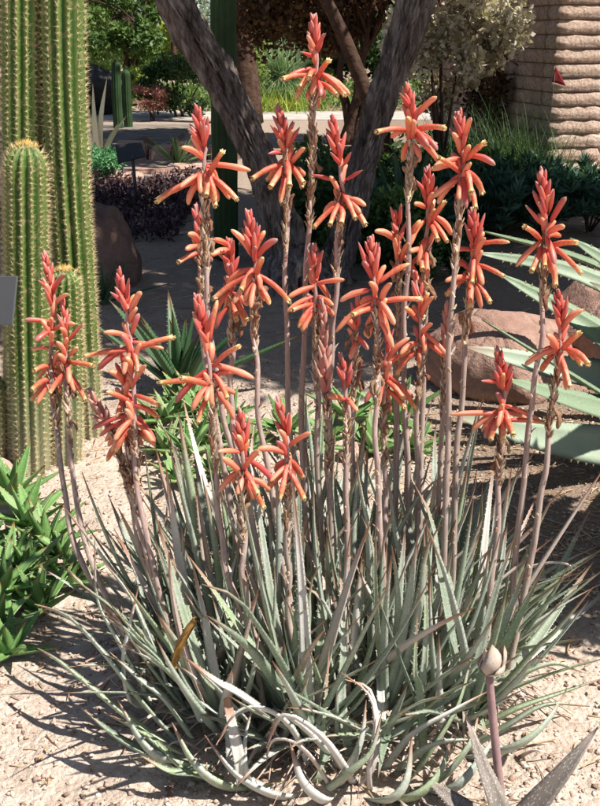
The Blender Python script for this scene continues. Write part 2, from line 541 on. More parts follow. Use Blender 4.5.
# ------------------------------------------------------------------ foliage clouds (numpy)
def leaf_cloud(pts, size, elong=1.8, sizevar=.4, updir=0.0, dirs=None, width=None):
    """one bent 2-triangle-pair leaf (rhombus of 4 verts) at each point"""
    n = len(pts)
    d = np.random.normal(size=(n, 3)) if dirs is None else dirs + np.random.normal(scale=.25, size=(n, 3))
    d[:, 2] += updir
    d /= np.linalg.norm(d, axis=1)[:, None]
    o = np.random.normal(size=(n, 3))
    s = np.cross(d, o); s /= np.linalg.norm(s, axis=1)[:, None]
    nn = np.cross(d, s)
    L = size * (1 + np.random.uniform(-sizevar, sizevar, n))[:, None]
    W = L / elong
    a = pts; b = pts + d * L * .5 + s * W * .5 + nn * L * .06; c = pts + d * L; e = pts + d * L * .5 - s * W * .5 + nn * L * .06
    v = np.stack([a, b, c, e], 1).reshape(-1, 3)
    f = np.arange(n * 4).reshape(n, 4)
    return v, f

def clumped(n, centre, radii, clumps=12, spread=.35, hollow=.0, seed=None):
    rs = np.random.RandomState(seed if seed is not None else np.random.randint(1e6))
    u = rs.normal(size=(clumps, 3)); u /= np.linalg.norm(u, axis=1)[:, None]
    rr = rs.uniform(.35, .95, clumps) ** .6
    cc = u * rr[:, None]
    sz = rs.uniform(.5, 1.2, clumps) * spread
    idx = rs.randint(0, clumps, n)
    q = rs.normal(size=(n, 3)); q /= np.linalg.norm(q, axis=1)[:, None]
    q *= (rs.uniform(0, 1, n) ** .5)[:, None]
    p = cc[idx] + q * sz[idx][:, None]
    return p * np.array(radii) + np.array(centre), idx, clumps, rs

def crown_mesh(name, centre, radii, n, size, mat, clumps=14, spread=.4, elong=1.8, updir=0, zmin=None, seed=None):
    p, idx, k, rs = clumped(n, centre, radii, clumps, spread, seed=seed)
    cr = rs.uniform(0, 1, k)
    v, f = leaf_cloud(p, size, elong, updir=updir)
    r = np.clip(cr[idx] * .5 + rs.uniform(0, .5, n), 0, 1)
    if zmin is not None:
        v[:, 2] = np.maximum(v[:, 2], zmin)
    return np_mesh(name, v, f, mat, r=np.repeat(r, 4))

def trunk_mb(paths, n=8, rough=.15):
    mb = MB()
    for pts, r0, r1 in paths:
        sp = smooth_path(pts, max(6, len(pts) * 4))
        k = len(sp)
        rad = [r0 + (r1 - r0) * i / (k - 1) for i in range(k)]
        sd = random.random() * 50
        tube(mb, sp, rad, n, shape=lambda i, a: 1 + rough * noise.noise(Vector((math.cos(a) * 1.5 + sd, math.sin(a) * 1.5, i * .4))))
    return mb

def tree(name, base, height, crown_c, crown_r, n, size, fmat, bmat, tr=.12, label='', cat='tree', group=None, clumps=14, spread=.42, elong=1.8, stems=1, updir=0, seed=None, lean=0.0):
    t_ = empty(name, base, label, cat, group)
    paths = []
    cc = Vector(crown_c)
    for s in range(stems):
        off = Vector((random.uniform(-.3, .3) * crown_r[0] * (stems > 1), random.uniform(-.2, .2) * (stems > 1), 0))
        b0 = base + Vector((random.uniform(-1, 1), random.uniform(-1, 1), 0)) * tr * (stems > 1) * 1.2
        top = cc + off * 1.6
        mid = b0.lerp(top, .5) + Vector((random.uniform(-.1, .1), 0, 0)) * height
        paths.append(([b0, b0.lerp(mid, .5) + off * .1, mid, top], tr, tr * .3))
        for k in range(5):
            st = mid.lerp(top, random.uniform(0, .7))
            e = cc + Vector((random.uniform(-.8, .8) * crown_r[0], random.uniform(-.8, .8) * crown_r[1], random.uniform(-.5, .7) * crown_r[2]))
            paths.append(([st, st.lerp(e, .5) + Vector((0, 0, .06)) * height, e], tr * .35, tr * .07))
    trunk_mb(paths).build('trunk', bmat, t_)
    link('crown', crown_mesh('crown', crown_c, crown_r, n, size, fmat, clumps, spread, elong, updir, seed=seed), t_)
    return t_

def shrub(name, centre, radii, n, size, mat, label, cat='shrub', group=None, clumps=10, spread=.5, elong=2.2, updir=.3, stems=True, seed=None):
    c = Vector(centre)
    t_ = empty(name, (c.x, c.y, 0), label, cat, group)
    link('foliage', crown_mesh('foliage', centre, radii, n, size, mat, clumps, spread, elong, updir, zmin=0.0, seed=seed), t_)
    if stems:
        paths = []
        for k in range(6):
            e = c + Vector((random.uniform(-.6, .6) * radii[0], random.uniform(-.6, .6) * radii[1], random.uniform(-.2, .5) * radii[2]))
            b = Vector((c.x + random.uniform(-.15, .15) * radii[0], c.y, -.02))
            paths.append(([b, b.lerp(e, .5), e], radii[0] * .035, radii[0] * .01))
        trunk_mb(paths, 5).build('stem', M_TRUNK2, t_)
    return t_

def tuft_mesh(name, centre, n, L, mat, wid=.006, spread=.05, droop=.8, seed=1, emin=15, emax=85, nseg=5):
    rs = np.random.RandomState(seed)
    V = []; F = []; RR = []
    k = 0
    for i in range(n):
        a = rs.uniform(0, 2 * math.pi); e = math.radians(rs.uniform(emin, emax))
        l = L * rs.uniform(.6, 1.05)
        p = np.array([centre[0] + rs.normal() * spread, centre[1] + rs.normal() * spread, centre[2]])
        r_ = rs.uniform(0, 1)
        side = np.array([-math.sin(a), math.cos(a), 0])
        dr = droop * rs.uniform(.3, 1.2)
        for s in range(nseg + 1):
            u = s / nseg
            ww = wid * (1 - u) ** .7 + .0006
            V.append(p - side * ww * .5); V.append(p + side * ww * .5); RR += [r_, r_]
            if s < nseg:
                F.append((k, k + 1, k + 3, k + 2)); k += 2
            ee = e - dr * u
            p = p + np.array([math.cos(a) * math.cos(ee), math.sin(a) * math.cos(ee), math.sin(ee)]) * l / nseg
            p[2] = max(p[2], .003)
        k += 2
    return np_mesh(name, np.array(V), np.array(F), mat, r=np.array(RR), smooth=True)

# ================================================================== SETTING: ground sheet
def gz(x, y):
    k = max(0.0, min(1.0, (14 - y) / 8)) if y > 6 else 1.0
    k *= 1.0 if abs(x) < 5 else max(0, 1 - (abs(x) - 5) / 5)
    if k <= 0: return 0.0
    v = Vector((x, y, 0))
    return k * (.022 * noise.noise(v * 2.2) + .010 * noise.noise(v * 9) + .0045 * noise.noise(v * 30))
def axis(lo, hi, step, far):
    a = list(np.arange(lo, hi, step))
    s = step; x = a[-1]
    while x < far:
        s *= 1.35; x += s; a.append(x)
    s = step; x = a[0]; pre = []
    while x > -far:
        s *= 1.35; x -= s; pre.append(x)
    return pre[::-1] + a
xs = axis(-1.3, 1.6, .016, 500)
ys = axis(1.0, 4.2, .018, 500)
gv = np.array([[x, y, gz(x, y)] for y in ys for x in xs])
nx = len(xs); ny = len(ys)
ii = np.arange(ny - 1)[:, None] * nx + np.arange(nx - 1)[None, :]
gf = np.stack([ii, ii + 1, ii + 1 + nx, ii + nx], -1).reshape(-1, 4)
g = link('ground', np_mesh('ground', gv, gf, M_GROUND, smooth=True))
tag(g, kind='structure')

# pebbles
def pebbles(name, n, xr, yr, smin, smax, seed, label):
    rs = np.random.RandomState(seed)
    base = np.array([(1, 0, 0), (-1, 0, 0), (0, 1, 0), (0, -1, 0), (0, 0, 1), (0, 0, -1)], float)
    fc = np.array([(0, 2, 4), (2, 1, 4), (1, 3, 4), (3, 0, 4), (2, 0, 5), (1, 2, 5), (3, 1, 5), (0, 3, 5)])
    V = []; F = []; RR = []
    for i in range(n):
        x = rs.uniform(*xr); y = yr[0] + (yr[1] - yr[0]) * rs.uniform() ** 1.5
        s = smin + (smax - smin) * rs.uniform() ** 4
        b = base * (1 + rs.uniform(-.35, .35, (6, 1))) * np.array([1, rs.uniform(.6, 1), rs.uniform(.4, .7)]) * s
        a = rs.uniform(0, 6.28); ca, sa = math.cos(a), math.sin(a)
        tilt = rs.uniform(-.4, .4)
        bz = b[:, 2] + b[:, 0] * tilt
        V.append(np.stack([x + b[:, 0] * ca - b[:, 1] * sa, y + b[:, 0] * sa + b[:, 1] * ca, gz(x, y) + bz + s * .2], 1))
        F.append(fc + i * 6); RR.append(np.full(6, rs.uniform()))
    o = link(name, np_mesh(name, np.concatenate(V), np.concatenate(F), M_PEBBLE, r=np.concatenate(RR)))
    tag(o, label, kind='stuff')
pebbles('gravel', 30000, (-1.0, 1.1), (1.15, 3.6), .0010, .0085, 3, 'fine pinkish gravel strewn over the sandy ground')
# straw, twigs and dry leaf litter
def litter(name, n, xr, yr, seed, label, big=1.0):
    rs = np.random.RandomState(seed)
    mb = MB()
    for i in range(n):
        x = rs.uniform(*xr); y = rs.uniform(*yr)
        z = gz(x, y) + .004
        a = rs.uniform(0, 6.28)
        r_ = rs.uniform()
        if rs.uniform() < .6:
            L = rs.uniform(.015, .09) * big
            w_ = rs.uniform(.0008, .002)
            bend = rs.uniform(-.5, .5)
            p = Vector((x, y, z)); pts = [p]
            for s in range(4):
                aa = a + bend * s * .4
                p = p + Vector((math.cos(aa), math.sin(aa), rs.uniform(-.1, .14))) * L / 4
                pts.append(p)
            tube(mb, pts, [w_, w_, w_, w_ * .8, w_ * .5], 4, r=r_)
        else:
            L = rs.uniform(.006, .02) * big; W = L * rs.uniform(.25, .6)
            d = Vector((math.cos(a), math.sin(a), rs.uniform(-.2, .3))); s_ = Vector((-math.sin(a), math.cos(a), rs.uniform(-.5, .5)))
            c0 = Vector((x, y, z + .002))
            vs = [mb.vert(q, 0, r_) for q in (c0, c0 + d * L * .5 + s_ * W * .5, c0 + d * L, c0 + d * L * .5 - s_ * W * .5)]
            mb.face(tuple(vs))
    o = mb.build(name, M_STRAW, smooth=False)
    tag(o, label, kind='stuff')
litter('leaf_litter', 1100, (-.9, 1.05), (1.15, 2.9), 5, 'dry straw, twigs and leaf scraps on the ground')
litter('mulch', 1500, (.25, 1.1), (1.85, 3.1), 8, 'brown mulch and dry bits under the big aloe', .7)
litter('fallen_twigs', 3200, (-2.0, 2.0), (2.7, 6.5), 11, 'twigs and dead leaves on the shaded ground', 1.3)

# ================================================================== FAR SETTING
def slab(name, x0, x1, y0, y1, z0, z1, mat, kind='structure', parent=None, label=None, cat=None, bev=.01, jitter=0.0, group=None):
    bm = bmesh.new()
    bmesh.ops.create_cube(bm, size=1)
    for v in bm.verts:
        v.co = Vector((x0 + (v.co.x + .5) * (x1 - x0), y0 + (v.co.y + .5) * (y1 - y0), z0 + (v.co.z + .5) * (z1 - z0)))
        if jitter: v.co += Vector((random.uniform(-1, 1), random.uniform(-1, 1), random.uniform(-1, 1) * .4)) * jitter
    bmesh.ops.bevel(bm, geom=bm.edges[:], offset=bev, segments=2, affect='EDGES')
    me = bpy.data.meshes.new(name); bm.to_mesh(me); bm.free()
    me.materials.append(mat)
    a = me.attributes.new('r', 'FLOAT', 'POINT'); rv = random.random()
    a.data.foreach_set('value', np.full(len(me.vertices), rv, dtype=np.float32))
    o = link(name, me, parent)
    if parent is None: tag(o, label, cat, group, kind)
    return o
# garden path crossing behind the tree
slab('path', -9, 9, 15.6, 17.4, -.05, .012, M_CONC, bev=.004)
slab('paved_terrace', -3.6, -1.45, 11.0, 14.2, -.06, .05, M_TERRACE, bev=.02)
# low edging stones beside the terrace (left)
sx = -2.5
for i in range(6):
    wd = random.uniform(.24, .36)
    slab('edging_stone', sx, sx + wd - .03, 10.3 + random.uniform(-.05, .05), 10.6, -.05, .15 + random.uniform(-.02, .03), M_PINKSTONE, kind=None, jitter=.015, bev=.03,
         label='pink edging block, %s in the low row in front of the terrace' % ['leftmost', 'second from the left', 'third from the left', 'third from the right', 'second from the right', 'rightmost'][i], cat='stone', group='edging blocks of the terrace')
    sx += wd
# stepping slabs before them
for k, (px, py, wd) in enumerate([(150, 172, .5), (118, 178, .4), (185, 170, .35)]):
    c = G(px, py)
    slab('flagstone', c.x - wd / 2, c.x + wd / 2, c.y - .2, c.y + .2, -.04, .035, M_PINKSTONE, kind=None, jitter=.03, bev=.015,
         label=['flat pink flagstone below the little black plant sign', 'flat pink flagstone nearest the tall cacti, left of the little sign', 'flat pink flagstone on the right, below the edging blocks'][k], cat='stone', group='flagstones in the shaded bed')

# rocks
def make_rock(name, centre, radii, mat, label, seed, amp=.22, rotz=0, flat=0, group=None, sub=5):
    bm = bmesh.new()
    bmesh.ops.create_icosphere(bm, subdivisions=sub, radius=1)
    rot = Matrix.Rotation(rotz, 3, 'Z')
    o_ = Vector((seed * 3.1, seed * 1.7, seed))
    for v in bm.verts:
        d = v.co.normalized()
        # planar facets
        r_ = 1 + amp * noise.noise(d * 1.1 + o_) + amp * .5 * noise.noise(d * 2.6 + o_) + amp * .12 * noise.noise(d * 8 + o_)
        for q in range(5):
            pn = noise.random_unit_vector() if False else Vector((math.sin(seed * 7 + q * 2.3), math.cos(seed * 5 + q * 1.9), math.sin(seed + q * 3.7) * .7)).normalized()
            h = d.dot(pn) * r_
            if h > .78: r_ *= 1 - (h - .78) / h * .75
        cr = abs(noise.noise(Vector((d.x * 1.2, d.y * 1.2, d.z * 3.4)) + o_ * 2))
        if cr < .035: r_ -= .03 * (1 - cr / .035)
        r_ += .012 * noise.noise(d * 18 + o_) + .006 * noise.noise(d * 40 + o_)
        v.co = rot @ Vector((d.x * r_ * radii[0], d.y * r_ * radii[1], d.z * r_ * radii[2])) 
    me = bpy.data.meshes.new(name); bm.to_mesh(me); bm.free()
    me.polygons.foreach_set('use_smooth', np.ones(len(me.polygons), dtype=bool))
    me.materials.append(mat)
    o = link(name, me, None, Matrix.Translation(centre))
    return tag(o, label, 'rock', group)
c = G(515, 402)
make_rock('boulder', (c.x + .01, c.y + .22, .055), (.29, .25, .20), M_ROCK, 'large smooth reddish boulder behind the clump under the big aloe leaves', 2, .16)
make_rock('boulder', (c.x + .42, c.y + .35, .14), (.26, .25, .26), M_ROCK, 'second reddish boulder mostly hidden behind the big aloe leaves', 5, .16)
c = G(106, 292)
make_rock('boulder', (c.x - .06, c.y + .2, .12), (.20, .2, .27), M_ROCK2, 'shaded brown rock to the right of the tall cacti', 9, .2)
c = G(88, 118)
make_rock('boulder', (c.x - .2, c.y + .8, .28), (.72, .6, .46), M_BLACKROCK, 'black rock far back to the right of the cacti tops', 12, .15)
c = G(110, 162)
make_rock('rock', (-1.62, 10.75, .06), (.15, .12, .12), M_ROCK2, 'squarish brown rock on the terrace edge left of the grey trunk', 14, .2)
c = G(4, 182)
make_rock('rock', G(-2, 215) + Vector((0, .2, .1)), (.18, .2, .2), M_PINKSTONE, 'pinkish sunlit rock behind the leftmost cactus', 21, .2)
make_rock('rock', G(352, 462) + Vector((0, .02, .02)), (.045, .04, .035), M_PINKSTONE, 'small pink stone between the flower stems', 23, .2, sub=3)
make_rock('rock', G(12, 478) + Vector((-.03, 0, .015)), (.05, .04, .04), M_PINKSTONE, 'pale stone at the foot of the leftmost cactus', 25, .2, sub=3)

# ------------------------------------------------------------------ slump block wall, right
wall = empty('block_wall', (2.13, 8.3, 0), 'tan slump block wall end with rough bulging courses', 'wall')
WX0, WX1, WY0, WY1 = 2.13, 2.56, 8.30, 11.2
CH = .108; BH = .100
core = slab('mortar_core', WX0 + .02, WX1 - .02, WY0 + .02, WY1, -.05, 1.8, M_MORTAR, parent=wall, bev=.004)
block_cache = []
def block_mesh(L, W, H, seed):
    bm = bmesh.new()
    bmesh.ops.create_cube(bm, size=1)
    bmesh.ops.subdivide_edges(bm, edges=bm.edges[:], cuts=5, use_grid_fill=True)
    for v in bm.verts:
        p = Vector((v.co.x * L, v.co.y * W, v.co.z * H))
        kx, ky, kz = abs(v.co.x) * 2, abs(v.co.y) * 2, v.co.z * 2
        # soft rounding and slump: belly sits low
        bulge = (1 - kz * kz) * .022 - .012 * max(0, abs(kz) - .7) / .3
        belly = 1 - .25 * kz
        if kx > .99: p.x += math.copysign(bulge * belly, p.x)
        if ky > .99: p.y += math.copysign(bulge * belly, p.y)
        if kx > .99 and ky > .99:
            p.x -= math.copysign(.008, p.x); p.y -= math.copysign(.008, p.y)
        q = Vector((p.x * 9 + seed * 5, p.y * 9, p.z * 22))
        p += Vector((noise.noise(q), noise.noise(q + Vector((7, 0, 0))), noise.noise(q + Vector((0, 9, 0))) * .35)) * .009
        v.co = p
    me = bpy.data.meshes.new('block'); bm.to_mesh(me); bm.free()
    me.polygons.foreach_set('use_smooth', np.ones(len(me.polygons), dtype=bool))
    me.materials.append(M_BLOCK)
    a = me.attributes.new('r', 'FLOAT', 'POINT')
    a.data.foreach_set('value', np.full(len(me.vertices), random.random(), dtype=np.float32))
    return me
front_meshes = [block_mesh(WX1 - WX0, .18, BH, s) for s in range(7)]
side_meshes = [block_mesh(.16, .40, BH, s + 20) for s in range(6)]
for cI in range(17):
    z = .05 + cI * CH
    j = random.uniform(-.004, .004)
    link('block', front_meshes[cI % 7], wall, Matrix.Translation((.5 * (WX0 + WX1) + j, WY0 + .09, z)) @ Matrix.Rotation(math.pi * (cI % 2), 4, 'Z'))
    y = WY0 + .19 + (0 if cI % 2 else .2)
    if cI % 2 == 0:
        mm = Matrix.Translation((WX0 + .08 + random.uniform(-.004, .004), WY0 + .19 + .095, z)) @ Matrix.Diagonal((1, .46, 1, 1))
        link('block', side_meshes[cI % 6], wall, mm)
        y = WY0 + .19 + .2
    k = 0
    while y < WY1 - .1:
        link('block', side_meshes[(cI * 3 + k) % 6], wall, Matrix.Translation((WX0 + .08 + random.uniform(-.004, .004), y + .2, z)))
        y += .41; k += 1
# a further stub of wall just visible to the right of the pillar
wall.rotation_euler.z = R(11); wall.location.x -= .12
stub = empty('block_wall', (3.1, 9.8, 0), 'short shadowed piece of block wall beyond the pillar at the right edge', 'wall')
for cI in range(6):
    for k in range(2):
        link('block', front_meshes[(cI + k) % 7], stub, Matrix.Translation((2.98 + k * .46 + (cI % 2) * .1, 9.9, .05 + cI * CH)))
# dark red flag in front of the wall
fl = empty('garden_flag', P(558, 78, 8.0), 'small dark red triangular flag in front of the block wall', 'flag')
mb = MB()
A, B_, C_ = P(556, 66, 8.0), P(552, 82, 8.0), P(566, 86, 8.02)
pts = []
N_ = 6
grid = {}
for i in range(N_ + 1):
    for k in range(N_ + 1 - i):
        p = A * (1 - (i + k) / N_) + B_ * (i / N_) + C_ * (k / N_)
        p = p + Vector((0, .006 * math.sin(k * 1.3), 0))
        grid[i, k] = mb.vert(p)
for i in range(N_):
    for k in range(N_ - i):
        mb.face((grid[i, k], grid[i + 1, k], grid[i, k + 1]))
        if i + k < N_ - 1: mb.face((grid[i + 1, k], grid[i + 1, k + 1], grid[i, k + 1]))
o = mb.build('cloth', M_RED, fl)
o.modifiers.new('thick', 'SOLIDIFY').thickness = .003
mb = MB(); b = P(552, 82, 8.0)
tube(mb, [Vector((b.x, b.y, 0)), Vector((A.x - .002, b.y + .004, A.z + .005))], [.002, .0015], 6)
mb.build('stake', M_METAL, fl)

# ------------------------------------------------------------------ mesquite-like tree with two leaning trunks
def bark_trunk(mb, pts, radii, nring=120, n=84, seed=0):
    sp = smooth_path(pts, nring)
    k = len(sp)
    rad = []
    for i in range(k):
        u = i / (k - 1) * (len(radii) - 1); a = int(min(u, len(radii) - 2)); f = u - a
        rad.append(radii[a] * (1 - f) + radii[a + 1] * f)
    def shp(i, a):
        i = i * 45.0 / nring
        tw = i * .05
        v = Vector((math.cos(a + tw) * 2.2 + seed, math.sin(a + tw) * 2.2, i * .09))
        v2 = Vector((math.cos(a + tw) * 7 + seed, math.sin(a + tw) * 7, i * .30))
        rid = abs(noise.noise(v * 1.9)) * 1.2
        return .80 + .62 * rid - .16 * max(0, 1 - abs(noise.noise(v2)) * 7) + .05 * noise.noise(v2 * 2.5) + .10 * noise.noise(Vector((math.cos(a) * 6, math.sin(a) * 6 + seed, i * .5))) + .10 * noise.noise(v * .6)
    tube(mb, sp, rad, n, shape=shp)
mq = empty('tree', G(305, 290) + Vector((0, .1, 0)), 'grey rough barked tree whose two thick trunks spread in a V behind the flowers', 'tree')
mb = MB()
Yb = 4.75
base = G(300, 292) + Vector((0, .12, -.05))
bark_trunk(mb, [base, P(284, 235, Yb + .15), P(262, 165, Yb + .1), P(222, 80, Yb + .05), P(172, -2, Yb), P(110, -110, Yb), P(30, -230, Yb + .1)], [.13, .086, .076, .072, .070, .06, .05], seed=1)
mb.build('trunk', M_BARK, mq)
mb = MB()
bark_trunk(mb, [base + Vector((.1, .02, 0)), P(340, 250, Yb + .2), P(358, 180, Yb + .25), P(386, 90, Yb + .3), P(418, -2, Yb + .35), P(460, -110, Yb + .4), P(500, -240, Yb + .5)], [.105, .078, .070, .070, .070, .06, .05], seed=6)
mb.build('trunk', M_BARK, mq)
# root flare and limbs above
mb = MB()
for k in range(5):
    a = k * 1.25 + .4
    e = base + Vector((math.cos(a) * .35, math.sin(a) * .3, -.03))
    bark_trunk(mb, [base + Vector((0, 0, .2)), base.lerp(e, .5) + Vector((0, 0, .10)), e], [.09, .07, .03], 12, 16, seed=k)
mb.build('root_flare', M_BARK, mq)
tops = [P(30, -230, Yb + .1), P(500, -240, Yb + .5), P(110, -110, Yb), P(460, -110, Yb + .4)]
mb = MB()
limbs = []
for k in range(22):
    st = tops[k % 4]
    e = Vector((random.uniform(-.2, 3.8), random.uniform(3.0, 6.8), random.uniform(2.6, 4.0)))
    mid = st.lerp(e, .5) + Vector((random.uniform(-.2, .2), random.uniform(-.2, .2), .25))
    sp = smooth_path([st, mid, e], 9)
    tube(mb, sp, [.05 - .044 * i / 8 for i in range(9)], 7)
    limbs.append(e)
mb.build('limb', M_BARK, mq)
p, idx, kk, rs_ = clumped(118000, (1.95, 4.9, 3.4), (2.5, 2.4, .7), 160, .23, seed=4)
gx = p[:, 0] - p[:, 2] * SUN_DIR.x / SUN_DIR.z; gy = p[:, 1] - p[:, 2] * SUN_DIR.y / SUN_DIR.z
wob = np.array([.35 * noise.noise(Vector((a * 1.7, b * 1.7, 3))) for a, b in zip(gx, gy)])
keep = ~((gx > .3 + wob) & (gy < 3.95 + wob)) & (gy > 3.15 + wob) & ~((gx > 1.7) & (gy > 7.2))  # unseen crown shaped so its shade misses the boulder, big aloe and wall
p = p[keep]; idx = idx[keep]
v, f = leaf_cloud(p, .085, 2.0)
link('crown', np_mesh('crown', v, f, F_MID, r=np.repeat(rs_.uniform(0, 1, 160)[idx] * .5 + rs_.uniform(0, .5, len(p)), 4)), mq)

# ------------------------------------------------------------------ other trees and shrubs behind
def dist_at(py):   # ground distance for a photo row
    return G(300, py).y

# straight dark trunk
b = G(250, 113)
b = Vector((P(249, 60, 15).x, 15, 0))
tree('tree', b, 5, (b.x, 15.0, 5.6), (2.2, 2.0, 1.0), 9000, .15, F_DARK, M_TRUNK2, .2, 'tall straight dark brown trunk beyond the path, right of the green cactus', clumps=60, spread=.26)
b = P(392, 118, 10.6); b.z = 0  # added tree; its crown above the view shades the terrace
tree('tree', b, 5, (-.1, 10.4, 4.7), (2.7, 2.3, .9), 34000, .14, F_DARK, M_TRUNK2, .09, 'added shade tree, its dark trunk partly hidden behind the right leaning grey trunk', clumps=60, spread=.28)
# tree at upper left
b = P(128, 98, 19); b.z = 0
tree('tree', b, 3, (b.x, 19, 1.55), (1.0, .9, .75), 9000, .085, F_MID, M_TRUNK2, .06, 'small multi-stemmed green tree beyond the terrace at upper left', stems=4, clumps=22, spread=.3)
b = P(180, 90, 24); b.z = 0
tree('tree', b, 4, (b.x + .2, 24, 2.3), (1.5, 1.2, 1.4), 9000, .10, F_BLUE, M_TRUNK2, .1, 'pale blue-grey tree shimmering in the sun above the left trunk', clumps=20, spread=.35)
b = P(60, 90, 23); b.z = 0
tree('tree', b, 4, (b.x, 23, 2.0), (1.6, 1.4, 1.5), 11000, .12, F_MID, M_TRUNK2, .12, 'bushy green tree showing between the tall cacti and the small tree', clumps=20, spread=.4)
b = P(228, 85, 26); b.z = 0
tree('tree', b, 4, (b.x + .3, 26, 1.7), (1.6, 1.4, 1.6), 9000, .12, F_LIME, M_TRUNK2, .12, 'sunlit yellow-green tree between the straight trunk and the left trunk', clumps=20, spread=.4)
# bronze-leaved tree
b = P(350, 118, 12.0); b.z = 0
tree('tree', b, 3, (P(345, 25, 12).x, 12, 1.62), (1.25, .9, 1.05), 24000, .075, F_PURPLE, M_TRUNK2, .07, 'dark bronze-leaved tree behind the tallest flower stalk', stems=3, clumps=26, spread=.34)
# silvery shrub
shrub('shrub', (P(455, 34, 7.8).x, 7.8, P(464, 34, 7.8).z + .05), (.52, .36, .58), 13000, .045, F_PALE, 'pale silvery-pink leafed shrub between the right trunk and the wall', clumps=26, spread=.32, elong=1.5, seed=5)
# dark shrub under it
shrub('shrub', (P(498, 95, 10).x, 9.3, .9), (.42, .35, .75), 6000, .06, F_PURPLE, 'dark brownish shrub in the shadow of the block wall', clumps=18, spread=.35)
# feathery grasses near wall
gr = link('grass_clump', tuft_mesh('grass_clump', (P(492, 150, 8.2).x, 8.2, 0), 900, .85, F_DARK, .007, .2, .9, 3))
tag(gr, 'tall dark green feathery grass clump left of the block wall', 'grass clump')
gr = link('grass_clump', tuft_mesh('grass_clump', (P(528, 150, 7.9).x, 7.9, 0), 500, .65, F_DARK, .008, .14, .9, 6))
tag(gr, 'dark grass clump arching against the foot of the wall', 'grass clump')
# spiky silver-green plant beyond the path
gr = link('spiky_plant', tuft_mesh('spiky_plant', (P(276, 60, 17).x + .1, 18.2, .5), 700, .95, F_SILVERG, .014, .08, 1.0, 9, emin=-10))
tag(gr, 'round silvery spiky plant beyond the path, right of the straight trunk', 'plant')
gr = link('grass_clump', tuft_mesh('grass_clump', (P(272, 95, 17.8).x, 17.9, 0), 1100, .6, F_LIME, .012, .45, .6, 12))
tag(gr, 'bright green ornamental grass beyond the path', 'grass clump')
shrub('flower_bed', (P(272, 95, 17.5).x, 17.65, .08), (.5, .12, .10), 1200, .04, F_YELLOW, 'low bed of yellow flowers along the far side of the path', 'flower bed', stems=False)
# hedges and woods beyond
for k, (px, Y, h, rx, mat, lab) in enumerate([
        (20, 30, 3.0, 3.0, F_DARK, 'dark green tree far off behind the cacti'),
        (250, 32, 2.6, 2.6, F_LIME, 'bright yellow-green tree in the far distance past the straight trunk'),
        (330, 27, 3.0, 2.6, F_MID, 'mid green tree in the distance behind the bronze tree'),
        (430, 26, 3.0, 2.4, F_DARK, 'dark green tree far behind the silvery shrub'),
        (560, 22, 3.2, 2.4, F_DARK, 'dark tree beyond the block wall'),
        (140, 34, 2.6, 2.6, F_MID, 'distant green tree behind the small multi-stemmed tree')]):
    b = P(px, 80, Y); b.z = 0
    tree('tree', b, h, (b.x, Y, h * .55), (rx, 1.6, h * .6), 9000, .2, mat, M_TRUNK2, .15, lab, clumps=26, spread=.4)
p, idx, kk, rs = clumped(30000, (0, 48, 2.0), (45, 3, 3.0), 90, .12, seed=3)
v, f = leaf_cloud(p, .5)
v[:, 2] = np.maximum(v[:, 2], 0)
o = link('woods', np_mesh('woods', v, f, F_DARK, r=np.repeat(rs.uniform(0, 1, 30000), 4)))
tag(o, 'dark belt of distant trees closing the garden', kind='stuff')

# terrace plants
c = G(100, 165)
t_ = shrub('shrub', (P(100, 150, 8.6).x, 8.6, .17), (.17, .15, .17), 4500, .035, F_TEAL, 'bright blue-green bushy plant right of the tall cacti', clumps=14, spread=.5, elong=3, updir=.5)
va = empty('striped_agave', (P(98, 148, 9.4).x, 9.4, 0), 'cream striped agave with pale upright leaves behind the blue-green bush', 'agave')
for k, (dx, hz) in enumerate([(.0, .62), (.10, .66), (-.10, .45), (-.17, .35), (.16, .35), (.22, .4), (-.05, .5)]):
    mb = MB(); x0 = P(98, 148, 9.4).x
    hz *= 1.25
    blade(mb, [(x0, 9.4, .02), (x0 + dx * .5, 9.38 + random.uniform(-.05, .05), hz * .55), (x0 + dx * 1.3, 9.36, hz)], .075, .01, Vector((0, -1, .3)), 8, r=.75 if k < 4 else .1)
    mb.build('leaf', M_VARIEG, va)
